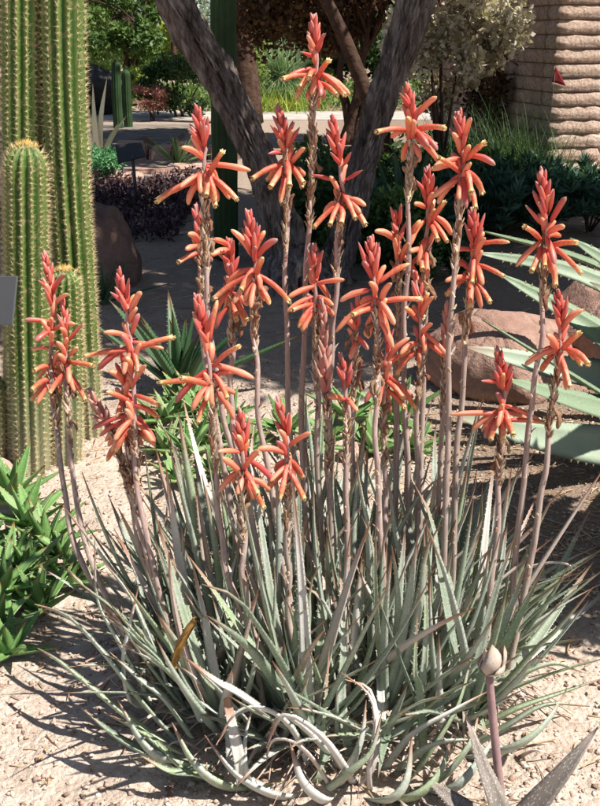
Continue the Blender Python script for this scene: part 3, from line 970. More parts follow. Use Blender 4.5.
# slim young agave on the right
def rosette_leaf(base, az, e0, e1, L, W, th, teeth=0, n=9, channel=.35, tstep=.012, r=None, wander=.0, twist=0, prof=None):
    """centre path climbing from elevation e0 to e1; returns MB"""
    mb = MB()
    p = Vector(base); pts = [p.copy()]
    k = 7
    for s in range(k):
        u = (s + .5) / k
        e = e0 + (e1 - e0) * u
        a = az + wander * u
        p = p + Vector((math.cos(a) * math.cos(e), math.sin(a) * math.cos(e), math.sin(e))) * (L / k)
        p.z = max(p.z, .012)
        pts.append(p.copy())
    hint = Vector((-math.cos(az) * math.sin(e0), -math.sin(az) * math.sin(e0), math.cos(e0)))
    blade(mb, pts, W, th, hint, n, channel=channel, teeth=teeth, tstep=tstep, r=r, twist=twist, prof=prof)
    return mb
def rosette(name, base, nleaf, L, W, mat, label, cat, e_in=80, e_out=15, th=None, teeth=.0025, group=None, bend=.3, parent=None, part='leaf', tstep=.014, phase=0):
    root = empty(name, base, label, cat, group) if parent is None else parent
    for i in range(nleaf):
        u = i / max(1, nleaf - 1)       # 0 outer, 1 inner
        az = phase + i * 2.39996 + random.uniform(-.25, .25)
        e0 = R(e_out + (e_in - e_out) * u ** .9 + random.uniform(-6, 6))
        l = L * (1 - .35 * u) * random.uniform(.8, 1.15)
        mb = rosette_leaf(Vector(base) + Vector((math.cos(az), math.sin(az), 0)) * W * .3 * (1 - u) + Vector((0, 0, .012)), az, e0, e0 - bend * random.uniform(-.4, 1.2), l, W * random.uniform(.8, 1.1), th or W * .2, teeth, r=None, wander=random.uniform(-.3, .3), tstep=tstep)
        mb.build(part, mat, root)
    return root
rosette('agave', (P(177, 140, 9.9).x, 9.9, 0), 12, .42, .06, M_GREEN, 'slim green agave beside the edging blocks left of the trunk', 'agave', 85, 25, teeth=0)
# two pale posts = small columnar cacti far off
def ribbed_column(mb, pts, radii, ribs=14, depth=.16, n_per=6, nring=None, round_top=True, hgt0=None):
    nring = nring or len(pts)
    sp = smooth_path(pts, nring)
    rad = []
    for i in range(nring):
        u = i / (nring - 1) * (len(radii) - 1); a = int(min(u, len(radii) - 2)); f = u - a
        rad.append(radii[a] * (1 - f) + radii[a + 1] * f)
    total = (sp[-1] - sp[0]).length
    if round_top:
        for i in range(nring):
            dtop = (1 - i / (nring - 1)) * total
            R0 = rad[i]
            if dtop < R0 * 1.3:
                x = 1 - dtop / (R0 * 1.3)
                rad[i] = R0 * max(.05, math.sqrt(max(0, 1 - x * x)))
    T, N = frames(sp, Vector((0, -1, 0)))
    n = ribs * n_per
    rings = []
    for i, p in enumerate(sp):
        B = T[i].cross(N[i])
        ring = []
        for k in range(n):
            ph = (k % n_per) / n_per * 2 * math.pi
            crest = (.5 + .5 * math.cos(ph)) ** .8
            a = 2 * math.pi * k / n
            rr = rad[i] * (1 - depth + depth * crest) * (1 + .035 * noise.noise(Vector((math.cos(a) * 1.5, math.sin(a) * 1.5, p.z * 9 + p.x * 30))))
            ring.append(mb.vert(p + N[i] * math.cos(a) * rr + B * math.sin(a) * rr, crest, min(1, max(0, p.z)) ))
        rings.append(ring)
    for i in range(nring - 1):
        for k in range(n):
            mb.face((rings[i][k], rings[i][(k + 1) % n], rings[i + 1][(k + 1) % n], rings[i + 1][k]))
    mb.face(tuple(rings[-1])); mb.face(tuple(reversed(rings[0])))
    return sp, rad, T, N
for k, (px, top, w_) in enumerate([(117, 60, .065), (127, 69, .06)]):
    Y = 13.6 + k * .2
    b = P(px, 100, Y); tp = P(px - 1, top, Y)
    mb = MB(); ribbed_column(mb, [(b.x, Y, -.02), (b.x, Y, tp.z * .5), (tp.x, Y, tp.z)], [w_, w_, w_ * .9], 12, .15, 4, 24)
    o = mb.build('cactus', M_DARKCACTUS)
    tag(o, ['taller of the two slim far cactus posts beyond the terrace', 'shorter of the two slim far cactus posts beyond the terrace'][k], 'cactus', 'slim cacti beyond the terrace')
shrub('shrub', (P(152, 78, 15.5).x, 15.4, .35), (.30, .25, .17), 1500, .045, F_REDBL, 'bush with pinkish red blossoms beyond the terrace', clumps=10, spread=.4)
shrub('shrub', (P(98, 62, 17).x, 17.2, .5), (.7, .4, .4), 3500, .08, F_LIME, 'light green shrub behind the black rock', clumps=12, spread=.4)
shrub('shrub', (P(178, 85, 16).x, 16.2, .45), (.6, .4, .4), 4000, .08, F_DARK, 'dark low shrub left of the leaning grey trunk beyond the terrace', clumps=12, spread=.4)
# dark green cactus behind the left trunk
mb = MB()
b = G(225, 262)
Y = b.y + .1
ribbed_column(mb, [(b.x, Y, -.02), P(224, 120, Y), P(223, -60, Y)], [.068, .07, .066], 12, .18, 4, 60)
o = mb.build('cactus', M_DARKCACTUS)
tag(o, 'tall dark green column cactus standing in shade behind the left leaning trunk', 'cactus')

# low dark ground cover beds
def bed(name, x0, x1, y0, y1, n, size, mat, h, label, seed, updir=.6, elong=3):
    rs = np.random.RandomState(seed)
    p = np.stack([rs.uniform(x0, x1, n), rs.uniform(y0, y1, n), rs.uniform(0, 1, n)], 1)
    hn = np.array([max(0, .5 + .9 * noise.noise(Vector((a * 2.3, b_ * 2.3, seed)))) for a, b_ in p[:, :2]])
    keep = hn > .25
    p[:, 2] *= h * hn
    p = p[keep]
    v, f = leaf_cloud(p, size, elong, updir=updir)
    r_ = rs.uniform(0, 1, len(p))
    o = link(name, np_mesh(name, v, f, mat, r=np.repeat(r_, 4)))
    tag(o, label, kind='stuff')
bed('ground_cover', -2.0, -.75, 6.0, 8.6, 9000, .05, F_RUST, .16, 'dark reddish low ground cover in the shaded bed', 3)
bed('ground_cover', -.1, 1.6, 6.3, 9.0, 9000, .09, F_DARK, .40, 'dark green ground cover behind the tree', 5)
bed('undergrowth', -6, 9, 17.6, 22, 16000, .12, F_MID, .6, 'mixed green undergrowth beyond the path', 6)
# whorled succulent shrubs right
spots = [(455, 236, .30), (500, 240, .34), (545, 238, .34), (588, 232, .28), (520, 205, .30), (562, 205, .24), (602, 208, .22), (475, 205, .30), (430, 240, .26)]
names_ = ['in front, below the wall at the left', 'in front, second from the left', 'in front, third from the left', 'in front at the right edge', 'at the foot of the wall, left of centre', 'at the foot of the wall, right under the blocks',
          'against the right edge behind', 'at the back left beside the grass', 'leftmost, beside the right trunk']
for k, (px, py, h) in enumerate(spots):
    c = G(px, py)
    sh = empty('succulent_bush', c, 'blue-green whorled leafy bush ' + names_[k], 'bush', 'leafy bushes below the block wall')
    V = []; D = []
    for q in range(46):
        hp = np.array([c.x + random.gauss(0, .17), c.y + random.gauss(0, .15), h * random.uniform(.35, 1.05)])
        for w2 in range(26):
            a = w2 * 2.4; e = random.uniform(.1, 1.3)
            V.append(hp - np.array([0, 0, .05 * (w2 / 26)])); D.append([math.cos(a) * math.cos(e), math.sin(a) * math.cos(e), math.sin(e)])
    v, f = leaf_cloud(np.array(V), .085, 4.5, dirs=np.array(D))
    link('foliage', np_mesh('foliage', v, f, F_SUCC, r=np.repeat(np.random.uniform(0, 1, len(V)), 4)), sh)
    mb = MB()
    for q in range(7):
        e = Vector((c.x + random.gauss(0, .12), c.y + random.gauss(0, .1), h * .8))
        tube(mb, smooth_path([c + Vector((0, 0, -.02)), c.lerp(e, .5) + Vector((0, 0, .03)), e], 5), [.008, .007, .006, .005, .004], 5)
    mb.build('stem', M_TRUNK2, sh)
# leafy green undergrowth around the tree foot
shrub('shrub', (P(385, 250, 5.3).x, 5.35, .17), (.34, .25, .24), 6500, .04, F_MID, 'leafy dark green shrub at the foot of the right trunk', clumps=20, spread=.4, elong=2)
shrub('shrub', (P(420, 270, 5.0).x, 5.0, .12), (.25, .2, .18), 4000, .035, F_DARK, 'low dark shrub behind the flowers right of the right trunk', clumps=14, spread=.4, elong=2)
shrub('shrub', (P(322, 250, 5.6).x, 5.7, .2), (.25, .2, .25), 3500, .04, F_DARK, 'dark shrub seen between the two leaning trunks', clumps=14, spread=.4, elong=2)

# grey sign plate at the left edge
sg = empty('plant_sign', P(-20, 300, 2.25), 'dark grey blank plant label plate at the left edge before the cacti', 'sign')
mb = MB()
q = [P(-42, 277, 2.28), P(17, 276, 2.22), P(12, 325, 2.20), P(-46, 327, 2.26)]
nrm = (q[1] - q[0]).cross(q[3] - q[0]).normalized()
nrm = -nrm if nrm.y < 0 else nrm
ids = [mb.vert(x) for x in q] + [mb.vert(x + nrm * .006) for x in q]
for fc in ((0, 1, 2, 3), (7, 6, 5, 4), (0, 4, 5, 1), (1, 5, 6, 2), (2, 6, 7, 3), (3, 7, 4, 0)):
    mb.face(tuple(ids[i] for i in fc))
o = mb.build('plate', M_SIGN, sg, smooth=False)
bv = o.modifiers.new('bevel', 'BEVEL'); bv.width = .0015; bv.segments = 2
mb = MB()
mpt = (q[2] + q[3]) * .5 + nrm * .010
tube(mb, [Vector((mpt.x - .09, mpt.y + .02, -.05)), Vector((mpt.x - .05, mpt.y + .02, mpt.z * .8)), mpt + Vector((-.03, 0, .03))], [.005, .005, .005], 8)
mb.build('stake', M_METAL, sg)
# small far sign
sg = empty('plant_sign', P(130, 165, 7.6), 'small black plant label tilted on a stake in the shaded bed', 'sign')
mb = MB()
q = [P(115, 145, 7.62), P(141, 142, 7.6), P(146, 156, 7.5), P(118, 163, 7.52)]
nrm = (q[1] - q[0]).cross(q[3] - q[0]).normalized(); nrm = -nrm if nrm.y < 0 else nrm
ids = [mb.vert(x) for x in q] + [mb.vert(x + nrm * .012) for x in q]
for fc in ((0, 1, 2, 3), (7, 6, 5, 4), (0, 4, 5, 1), (1, 5, 6, 2), (2, 6, 7, 3), (3, 7, 4, 0)):
    mb.face(tuple(ids[i] for i in fc))
mb.build('plate', M_SIGNFAR, sg, smooth=False)
mb = MB(); mpt = (q[2] + q[3]) * .5 + nrm * .02
tube(mb, [Vector((mpt.x + .01, mpt.y + .03, -.05)), mpt + Vector((0, 0, .04))], [.013, .013], 8)
mb.build('stake', M_METAL, sg)

# ================================================================== COLUMN CACTI at left
def spiny_cactus(path, rad, label, ribs=13, step=.015, seed=1, spine=.019, crown=True, depth=.24):
    rs = random.Random(seed)
    base = Vector(path[0])
    root = empty('cactus', (base.x, base.y, 0), label, 'cactus', 'tall ribbed cacti at the left')
    length = sum((Vector(path[i + 1]) - Vector(path[i])).length for i in range(len(path) - 1))
    nring = max(30, int(length / .015))
    mb = MB()
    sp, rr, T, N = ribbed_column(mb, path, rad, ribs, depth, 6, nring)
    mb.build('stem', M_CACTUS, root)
    ar = MB(); spn = MB()
    seg = length / (nring - 1)
    for k in range(ribs):
        a = 2 * math.pi * k / ribs
        s = rs.uniform(0, step)
        while s < length - .002:
            i = min(int(s / seg), nring - 2)
            f = s / seg - i
            c = sp[i].lerp(sp[i + 1], f); R_ = rr[i] * (1 - f) + rr[i + 1] * f
            B = T[i].cross(N[i])
            out = N[i] * math.cos(a) + B * math.sin(a)
            if out.y < .55:
                topk = max(0, 1 - (length - s) / .05)
                outn = (out * (1 - .6 * topk) + T[i] * topk * .8).normalized()
                q = c + out * R_ * .985
                sid = T[i].cross(out)
                # areole: small diamond pad
                w_ = .0025
                vs = [ar.vert(q + sid * w_), ar.vert(q + T[i] * w_ * 1.25), ar.vert(q - sid * w_), ar.vert(q - T[i] * w_ * 1.25), ar.vert(q + outn * .0022)]
                for z in range(4): ar.face((vs[z], vs[(z + 1) % 4], vs[4]))
                for z in range(12):
                    L = spine * rs.uniform(.5, 1.2)
                    d = (outn * rs.uniform(.5, 1.1) + sid * rs.gauss(0, .55) + T[i] * rs.gauss(0, .6)).normalized()
                    ww = .00045
                    o1 = d.orthogonal().normalized() * ww; o2 = d.cross(o1)
                    a0, a1, a2 = spn.vert(q + o1), spn.vert(q - o1 * .5 + o2 * .9), spn.vert(q - o1 * .5 - o2 * .9)
                    tp = spn.vert(q + d * L)
                    spn.face((a0, a1, tp)); spn.face((a1, a2, tp)); spn.face((a2, a0, tp))
            s += step * rs.uniform(.9, 1.1)
    tag(ar.build('areole', M_AREOLE, root), kind='stuff')
    tag(spn.build('spine', M_SPINE, root), kind='stuff')
    if crown:
        cm = MB(); top = sp[-1]
        for z in range(260):
            d = Vector((rs.gauss(0, .7), rs.gauss(0, .7), rs.uniform(.3, 1))).normalized()
            q = top + Vector((rs.gauss(0, .3), rs.gauss(0, .3), 0)) * rr[max(0, int(nring * .85))] * .9
            q.z -= ((q - top).length ** 2) * 9
            o1 = d.orthogonal().normalized() * .0006; o2 = d.cross(o1)
            a0, a1, a2 = cm.vert(q + o1), cm.vert(q - o1), cm.vert(q + o2 * 1.5); tp = cm.vert(q + d * rs.uniform(.006, .018))
            cm.face((a0, a1, tp)); cm.face((a1, a2, tp)); cm.face((a2, a0, tp))
        tag(cm.build('crown_spines', M_WOOL, root), kind='stuff')
    return root
def col_path(pts, Y):
    out = []
    for i, (px, py) in enumerate(pts):
        out.append(P(px, py, Y))
    out[0].z = -.03
    return out
Yc = 2.62
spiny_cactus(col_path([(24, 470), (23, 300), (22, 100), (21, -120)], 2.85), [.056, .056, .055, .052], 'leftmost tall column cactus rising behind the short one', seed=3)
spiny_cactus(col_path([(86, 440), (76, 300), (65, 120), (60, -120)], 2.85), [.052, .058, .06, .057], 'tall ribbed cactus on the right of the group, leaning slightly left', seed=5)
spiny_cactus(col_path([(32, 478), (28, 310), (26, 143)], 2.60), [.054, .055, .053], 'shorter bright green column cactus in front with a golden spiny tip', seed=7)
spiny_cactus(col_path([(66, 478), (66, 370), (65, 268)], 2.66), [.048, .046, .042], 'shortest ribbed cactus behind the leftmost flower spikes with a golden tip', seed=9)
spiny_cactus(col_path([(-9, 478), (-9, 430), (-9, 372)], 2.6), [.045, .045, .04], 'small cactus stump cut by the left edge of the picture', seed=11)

# ================================================================== BIG TOOTHED ALOE at the right
ag = empty('giant_aloe', (1.35, 2.75, 0), 'big pale green aloe with broad dark-toothed leaves arching in from the right', 'aloe')
def wprof(s):
    return (1 - s) ** .75 * (1.0 if s > .1 else .9 + s)
def big_leaf(pxs, W, hint, th=.02, teeth=.0065, r=.7, mat=M_AGAVE, ch=.28):
    mb = MB()
    pts = [P(a, b, Y) for a, b, Y in pxs]
    blade(mb, pts, W, th, Vector(hint), 16, prof=lambda s: max(0, 1 - s) ** .62 * (1 - .12 * (1 - s)), channel=ch, teeth=teeth, tstep=.026, r=r)
    return mb.build('leaf', mat, ag)
big_leaf([(760, 452, 2.75), (660, 452, 2.62), (560, 441, 2.48), (450, 414, 2.33)], .20, (.0, -.95, .6), r=.8)
big_leaf([(760, 440, 2.85), (670, 424, 2.72), (590, 406, 2.62), (505, 379, 2.52)], .15, (.05, -.8, .8), r=.35)
big_leaf([(760, 395, 2.9), (660, 383, 2.85), (570, 371, 2.8), (466, 347, 2.7)], .17, (.0, -.9, .6), r=.95)
big_leaf([(720, 450, 2.75), (640, 415, 2.7), (560, 367, 2.6), (482, 319, 2.5)], .034, (.2, -.3, .9), r=.2, th=.012, teeth=.004)
big_leaf([(760, 440, 2.7), (680, 395, 2.75), (590, 328, 2.85), (498, 273, 2.95)], .15, (.5, -.9, .4), r=.12)
big_leaf([(760, 400, 2.9), (670, 325, 2.95), (580, 275, 3.0), (474, 252, 3.05)], .12, (.5, -.9, .3), r=.5)
big_leaf([(770, 400, 2.95), (680, 315, 3.05), (590, 262, 3.15), (480, 230, 3.25)], .075, (.4, -.4, .9), r=.1)
big_leaf([(760, 400, 2.9), (700, 340, 2.85), (640, 285, 2.8), (570, 238, 2.8)], .13, (.5, -.9, .3), r=.3)
big_leaf([(760, 420, 2.8), (700, 345, 2.75), (640, 310, 2.7), (590, 282, 2.68)], .13, (.3, -.9, .3), r=.7)
big_leaf([(760, 400, 2.7), (720, 300, 2.7), (690, 200, 2.7), (670, 130, 2.7)], .13, (-.8, -.3, .4), r=.5)
big_leaf([(770, 430, 2.7), (720, 500, 2.3), (660, 560, 2.05), (600, 590, 1.95)], .13, (-.3, -.5, .9), r=.4)
big_leaf([(770, 430, 2.75), (850, 350, 2.75), (920, 300, 2.8)], .13, (.8, -.3, .7), r=.4)
for (x1, y1, z1, x2, y2, z2) in [(1.15, 2.3, .42, .80, 1.75, .40), (1.2, 2.2, .45, .90, 1.55, .30), (1.05, 2.45, .5, .78, 2.1, .55), (1.25, 2.1, .5, 1.05, 1.4, .42), (1.1, 2.4, .34, .80, 2.0, .30), (1.2, 2.5, .6, .98, 2.2, .8), (1.3, 2.3, .6, 1.1, 1.75, .75), (1.12, 2.35, .25, .84, 1.9, .12)]:
    mb = MB()  # extra leaves out of view, added to shade the soil at right
    blade(mb, [Vector((1.35, 2.75, .05)), Vector((x1, y1, z1)), Vector((x2, y2, z2))], .17, .02, Vector((-.2, .2, 1)), 12, prof=lambda s: max(0, 1 - s) ** .62 * (1 - .12 * (1 - s)), channel=.28, teeth=.0065, tstep=.026, r=.5)
    mb.build('leaf', M_AGAVE, ag)

shrub('shrub', (1.20, 1.80, .95), (.36, .30, .36), 9000, .06, F_MID, 'leafy green shrub added out of view beyond the right edge to shade the soil beside the clump', clumps=26, spread=.42, seed=8)  # unseen shrub put in only for the shade it casts

# ================================================================== GREEN ALOE CLUMPS (thing > rosette > leaf)
def rosette_clump(name, label, cat, specs, mat, L, W, teeth=.0022, nleaf=12, e_out=10, group=None, bend=.3, e_in=78):
    b0 = G(*specs[0][:2])
    root = empty(name, b0, label, cat, group)
    for (px, py, sc, h) in specs:
        c = G(px, py); c.z = h
        WORLDLOC = c
        e = bpy.data.objects.new('rosette', None); COL.objects.link(e); e.parent = root
        e.matrix_parent_inverse = Matrix.Translation(root.location).inverted()
        e.location = c
        e.empty_display_size = .02
        WORLD[e.name] = Matrix.Translation(c)
        if h > .03:
            pass
        for i in range(nleaf):
            u = i / (nleaf - 1)
            az = i * 2.39996 + px
            e0 = R(e_out + (e_in - e_out) * u + random.uniform(-8, 8))
            mb = rosette_leaf(c + Vector((math.cos(az), math.sin(az), 0)) * W * .35 * (1 - u), az, e0, e0 - bend * random.uniform(-.6, 1.3), L * sc * (1 - .3 * u) * random.uniform(.8, 1.2), W * sc * random.uniform(.85, 1.1), W * .22, teeth, r=random.random() ** .8, wander=random.uniform(-.35, .35), tstep=.012,
                              prof=lambda s: max(0, 1 - s) ** .8 * (1 if s > .15 else .85 + s))
            lf = bpy.data.objects.new('leaf', mb.mesh('leaf', mat)); COL.objects.link(lf)
            lf.parent = e; lf.matrix_parent_inverse = Matrix.Translation(c).inverted()
    return root
rosette_clump('green_aloe', 'bright green low aloe clump with pointed leaves at the lower left below the cacti', 'aloe',
    [(12, 515, 1.35, .04), (30, 542, 1.15, .05), (5, 610, 1.1, .05), (48, 556, 1.1, .03), (10, 585, 1.1, .03), (40, 615, 1.0, .02), (70, 590, .8, .02), (-5, 640, 1.1, .02), (10, 660, .8, .02), (-20, 560, 1.1, .02), (62, 570, .7, .04), (30, 585, .9, .04)], M_GREEN, .130, .042)
rosette_clump('green_aloe', 'bright green aloe clump behind the left flower stalks near the middle', 'aloe',
    [(190, 410, 1.1, .03), (165, 435, 1.0, .05), (190, 465, 1.1, .04), (225, 450, 1.1, .04), (205, 430, 1.2, .05), (178, 420, 1.0, .03), (205, 450, 1.0, .02), (165, 455, .9, .02), (232, 425, .9, .02), (215, 480, .9, .02), (178, 485, .8, .02), (250, 455, .8, .02), (150, 430, .8, .02)], M_GREEN, .135, .038)
rosette_clump('green_aloe', 'broad-leaved green aloe clump seen between stalks right of the middle', 'aloe',
    [(350, 425, 1.1, .03), (395, 430, 1.2, .03), (325, 445, .9, .02), (372, 455, 1.0, .02), (285, 440, .9, .03), (415, 455, .8, .02)], M_GREEN, .145, .05)
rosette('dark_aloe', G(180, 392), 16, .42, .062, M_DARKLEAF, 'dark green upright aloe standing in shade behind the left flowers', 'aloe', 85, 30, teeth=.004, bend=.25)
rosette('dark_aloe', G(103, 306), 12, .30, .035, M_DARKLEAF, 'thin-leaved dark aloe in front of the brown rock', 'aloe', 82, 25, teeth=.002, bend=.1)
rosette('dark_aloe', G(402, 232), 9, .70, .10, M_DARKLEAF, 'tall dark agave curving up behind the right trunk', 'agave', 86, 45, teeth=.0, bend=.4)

# ================================================================== SPOTTED ALOE at the bottom right with its papery bud
sa = empty('spotted_aloe', G(500, 815), 'spotted grey-brown aloe at the bottom right with one thick stem topped by a papery bud', 'aloe')
def spot_leaf(pxs, W, hint, r=.5):
    mb = MB()
    blade(mb, [P(a, b, Y) for a, b, Y in pxs], W, .008, Vector(hint), 14, prof=lambda s: max(0, 1 - s) ** .7, channel=.45, teeth=.0012, tstep=.006, r=r)
    for i_ in range(14 * 8):
        mb.r[i_] = [-1, -.5, 0, .5, 1, .62, 0, -.62][i_ % 8] * .5 + .5
    o = mb.build('leaf', M_SPOT, sa)
    return o
spot_leaf([(512, 850, 1.18), (495, 800, 1.2), (480, 760, 1.24), (465, 712, 1.28)], .042, (.3, -.8, .4), .3)
spot_leaf([(495, 860, 1.16), (530, 812, 1.16), (565, 770, 1.17), (598, 727, 1.19)], .050, (-.5, -.7, .5), .6)
spot_leaf([(505, 850, 1.2), (470, 815, 1.22), (445, 795, 1.24), (428, 780, 1.27)], .045, (0, -.5, .9), .8)
spot_leaf([(510, 860, 1.15), (560, 850, 1.1), (620, 800, 1.08)], .05, (0, -.5, .9), .5)
spot_leaf([(500, 860, 1.15), (440, 850, 1.12), (400, 800, 1.12)], .05, (0, -.5, .9), .5)
spot_leaf([(505, 855, 1.2), (520, 830, 1.27), (530, 815, 1.35)], .04, (0, -.9, .3), .4)
mb = MB()
sp = smooth_path([P(506, 850, 1.22), P(500, 790, 1.24), P(493, 720, 1.26), P(489, 672, 1.27)], 16)
tube(mb, sp, [.0074 - .0016 * i / 15 for i in range(16)], 12)
mb.build('flower_stem', M_PODSTEM, sa)
mb = MB()
top = P(489, 674, 1.27)
for k in range(7):
    a = k * 2.4
    d = Vector((math.cos(a), math.sin(a), 0))
    L = [.050, .038, .054, .030, .046, .028, .042][k]
    o_ = [1.15, .8, 1.0, 1.3, .75, 1.1, .9][k]
    lip = [.013, .002, -.002, .022, .004, .016, .0][k]
    pts = [top + d * .004, top + d * .0165 * o_ + Vector((0, 0, L * .28)), top + d * .0175 * o_ + Vector((.003, 0, L * .65)), top + d * (.006 + lip) + Vector((0, 0, L))]
    blade(mb, pts, .033, .002, -d, 9, prof=lambda s: math.sin(math.pi * min(1, .15 + s * .85)) ** .6 + .05, channel=.5, r=k / 7)
mb.build('papery_bud', M_POD, sa)

# ================================================================== MAIN ALOE: dense grey-green clump with coral flower stalks
MAIN = empty('flowering_aloe', (.06, 1.62, 0), 'dense grey-green narrow-leaved aloe clump with many tall coral flower stalks', 'aloe')
CX, CY, RX, RY = .06, 1.66, .32, .27

leaf_objs = 0
def add_leaf(mb, mat=None, name='leaf', stuff=False):
    global leaf_objs
    leaf_objs += 1
    return mb.build(name, mat or M_GREY, MAIN)
gprof = lambda s: max(0, 1 - s) ** .7 * (.82 + .5 * min(s, .36))
ros = []
rs = random.Random(17)
# sunflower distribution of rosettes in the ellipse
NR = 26
for i in range(NR):
    rr = math.sqrt((i + .5) / NR); a = i * 2.39996 + .6
    ros.append((CX + RX * rr * math.cos(a) + rs.uniform(-.02, .02), CY + RY * rr * math.sin(a) + rs.uniform(-.02, .02), rr, a))
for (x, y, rr, a) in ros:
    nl = 10
    tilt = R(12) * rr
    ax = Vector((math.cos(a) * math.sin(tilt), math.sin(a) * math.sin(tilt), math.cos(tilt)))
    rotq = Vector((0, 0, 1)).rotation_difference(ax)
    for k in range(nl):
        u = k / (nl - 1)
        az = k * 2.39996 + a * 3
        e0 = R(58 + 29 * u + rs.uniform(-12, 8))
        L = rs.uniform(.30, .52) * (1.0 - .16 * (1 - u))
        # build in rosette frame
        p = Vector((math.cos(az), math.sin(az), 0)) * .012 * (1 - u)
        pts = [p.copy()]
        curve = rs.uniform(-.35, .45)
        wob = rs.uniform(-.5, .5)
        for s in range(7):
            v_ = (s + .5) / 7
            e = e0 + curve * v_ - (.5 * v_ ** 4 if rs.random() < .1 else 0)
            aa = az + wob * v_
            p = p + Vector((math.cos(aa) * math.cos(e), math.sin(aa) * math.cos(e), math.sin(e))) * L / 7
            pts.append(p.copy())
        wp = [rotq @ q + Vector((x, y, .01 + .02 * (1 - rr))) for q in pts]
        for q in wp: q.z = max(q.z, .01)
        hint = rotq @ Vector((-math.cos(az) * math.sin(e0), -math.sin(az) * math.sin(e0), math.cos(e0)))
        mb = MB()
        dry = rs.random() < .12
        blade(mb, wp, rs.uniform(.019, .036), .0055, hint, 11, prof=gprof, channel=.42 if not dry else .8, teeth=.0019, tstep=.0115, r=min(1, max(0, rs.gauss(.48, .28))), twist=rs.uniform(-.5, .5))
        add_leaf(mb, M_DRYLEAF if dry else M_GREY)

# smaller leaves filling the inside of the clump, too many to pick apart
mb = MB()
for k in range(420):
    a = rs.uniform(0, 6.283); q_ = math.sqrt(rs.random()) * 1.02
    b = Vector((CX + RX * q_ * math.cos(a), CY + RY * q_ * math.sin(a), .01))
    az = a + rs.gauss(0, 1.1); e0 = R(rs.uniform(45, 88) - 12 * q_); L = rs.uniform(.16, .36)
    cv = rs.uniform(-.6, .4); pts = [b.copy()]; p = b.copy()
    for s in range(5):
        e = e0 + cv * (s + .5) / 5
        p = p + Vector((math.cos(az) * math.cos(e), math.sin(az) * math.cos(e), math.sin(e))) * L / 5
        pts.append(p.copy())
    blade(mb, pts, rs.uniform(.012, .024), .004, Vector((-math.cos(az) * math.sin(e0), -math.sin(az) * math.sin(e0), math.cos(e0))), 8, prof=gprof, channel=.45, teeth=.0016, tstep=.016, r=min(1, max(0, rs.gauss(.42, .3))), twist=rs.uniform(-.8, .8))
tag(mb.build('inner_leaves', M_GREY, MAIN), kind='stuff')

# hand placed leaves (photo pixels + distance)
def mleaf(pxs, W=.022, r=.55, hint=(0, -.4, .9), mat=None, n=13, ch=.42, prof=gprof, th=.005, teeth=.0019, name='leaf'):
    mb = MB()
    blade(mb, [P(*q) for q in pxs], W, th, Vector(hint), n, prof=prof, channel=ch, teeth=teeth, tstep=.012, r=r)
    return add_leaf(mb, mat, name)
mleaf([(345, 772, 1.36), (325, 750, 1.33), (300, 725, 1.32), (280, 717, 1.33), (266, 746, 1.34)], .030, .95, (.3, .3, .9))
mleaf([(300, 740, 1.42), (282, 718, 1.38), (262, 709, 1.36), (238, 714, 1.35), (217, 743, 1.33)], .024, .9, (.3, .3, .9))
mleaf([(236, 782, 1.36), (233, 745, 1.37), (230, 718, 1.39), (226, 702, 1.40)], .036, .97, (.2, -.5, .8), prof=lambda s: (1 - .55 * s))
mleaf([(152, 707, 1.50), (130, 700, 1.48), (123, 660, 1.47), (131, 620, 1.48), (139, 585, 1.5)], .026, .95, (.9, .3, .1))
mleaf([(175, 740, 1.45), (140, 700, 1.45), (105, 655, 1.48), (70, 618, 1.54), (35, 604, 1.6)], .036, .5, (.4, .3, .9))
mleaf([(200, 765, 1.42), (150, 735, 1.40), (100, 695, 1.42), (60, 662, 1.46), (38, 648, 1.5)], .034, .7, (.4, .3, .9))
mleaf([(215, 778, 1.38), (170, 765, 1.34), (120, 740, 1.34), (82, 708, 1.36)], .050, .15, (.3, .2, .9))
mleaf([(230, 785, 1.36), (185, 770, 1.33), (145, 735, 1.34), (104, 712, 1.37)], .042, .6, (.3, .2, .9))
mleaf([(240, 790, 1.35), (200, 775, 1.31), (170, 772, 1.29), (140, 755, 1.30)], .034, .6, (.2, .1, .9))
mleaf([(150, 700, 1.5), (118, 640, 1.52), (98, 600, 1.55), (95, 540, 1.58)], .020, .75, (.8, .3, .3))
mleaf([(170, 690, 1.5), (150, 640, 1.5), (130, 595, 1.52), (104, 562, 1.55)], .022, .8, (.8, .1, .3))
mleaf([(200, 720, 1.42), (185, 690, 1.40), (160, 665, 1.40), (113, 640, 1.45)], .024, .9, (.5, .1, .8))
mleaf([(190, 735, 1.42), (165, 700, 1.40), (140, 680, 1.40), (110, 652, 1.43)], .030, .45, (.5, .1, .8))
for q in [([(250, 792, 1.33), (215, 784, 1.29), (190, 760, 1.30), (172, 722, 1.33)], .044, .7), ([(300, 798, 1.32), (270, 795, 1.27), (235, 775, 1.28), (205, 735, 1.32)], .04, .85),
          ([(420, 792, 1.34), (455, 790, 1.27), (478, 765, 1.28), (500, 728, 1.33)], .044, .4), ([(380, 798, 1.32), (415, 798, 1.26), (440, 775, 1.27), (452, 735, 1.31)], .046, .6),
          ([(330, 800, 1.31), (318, 800, 1.26), (300, 780, 1.26), (290, 742, 1.29)], .040, .95), ([(360, 800, 1.31), (392, 800, 1.26), (408, 780, 1.26), (412, 735, 1.29)], .040, .75),
          ([(210, 770, 1.38), (165, 762, 1.33), (140, 742, 1.33), (118, 700, 1.36)], .046, .3), ([(470, 760, 1.40), (515, 748, 1.35), (545, 725, 1.36), (566, 690, 1.4)], .040, .5)]:
    mleaf(q[0], q[1], q[2], (0, .5, .8))
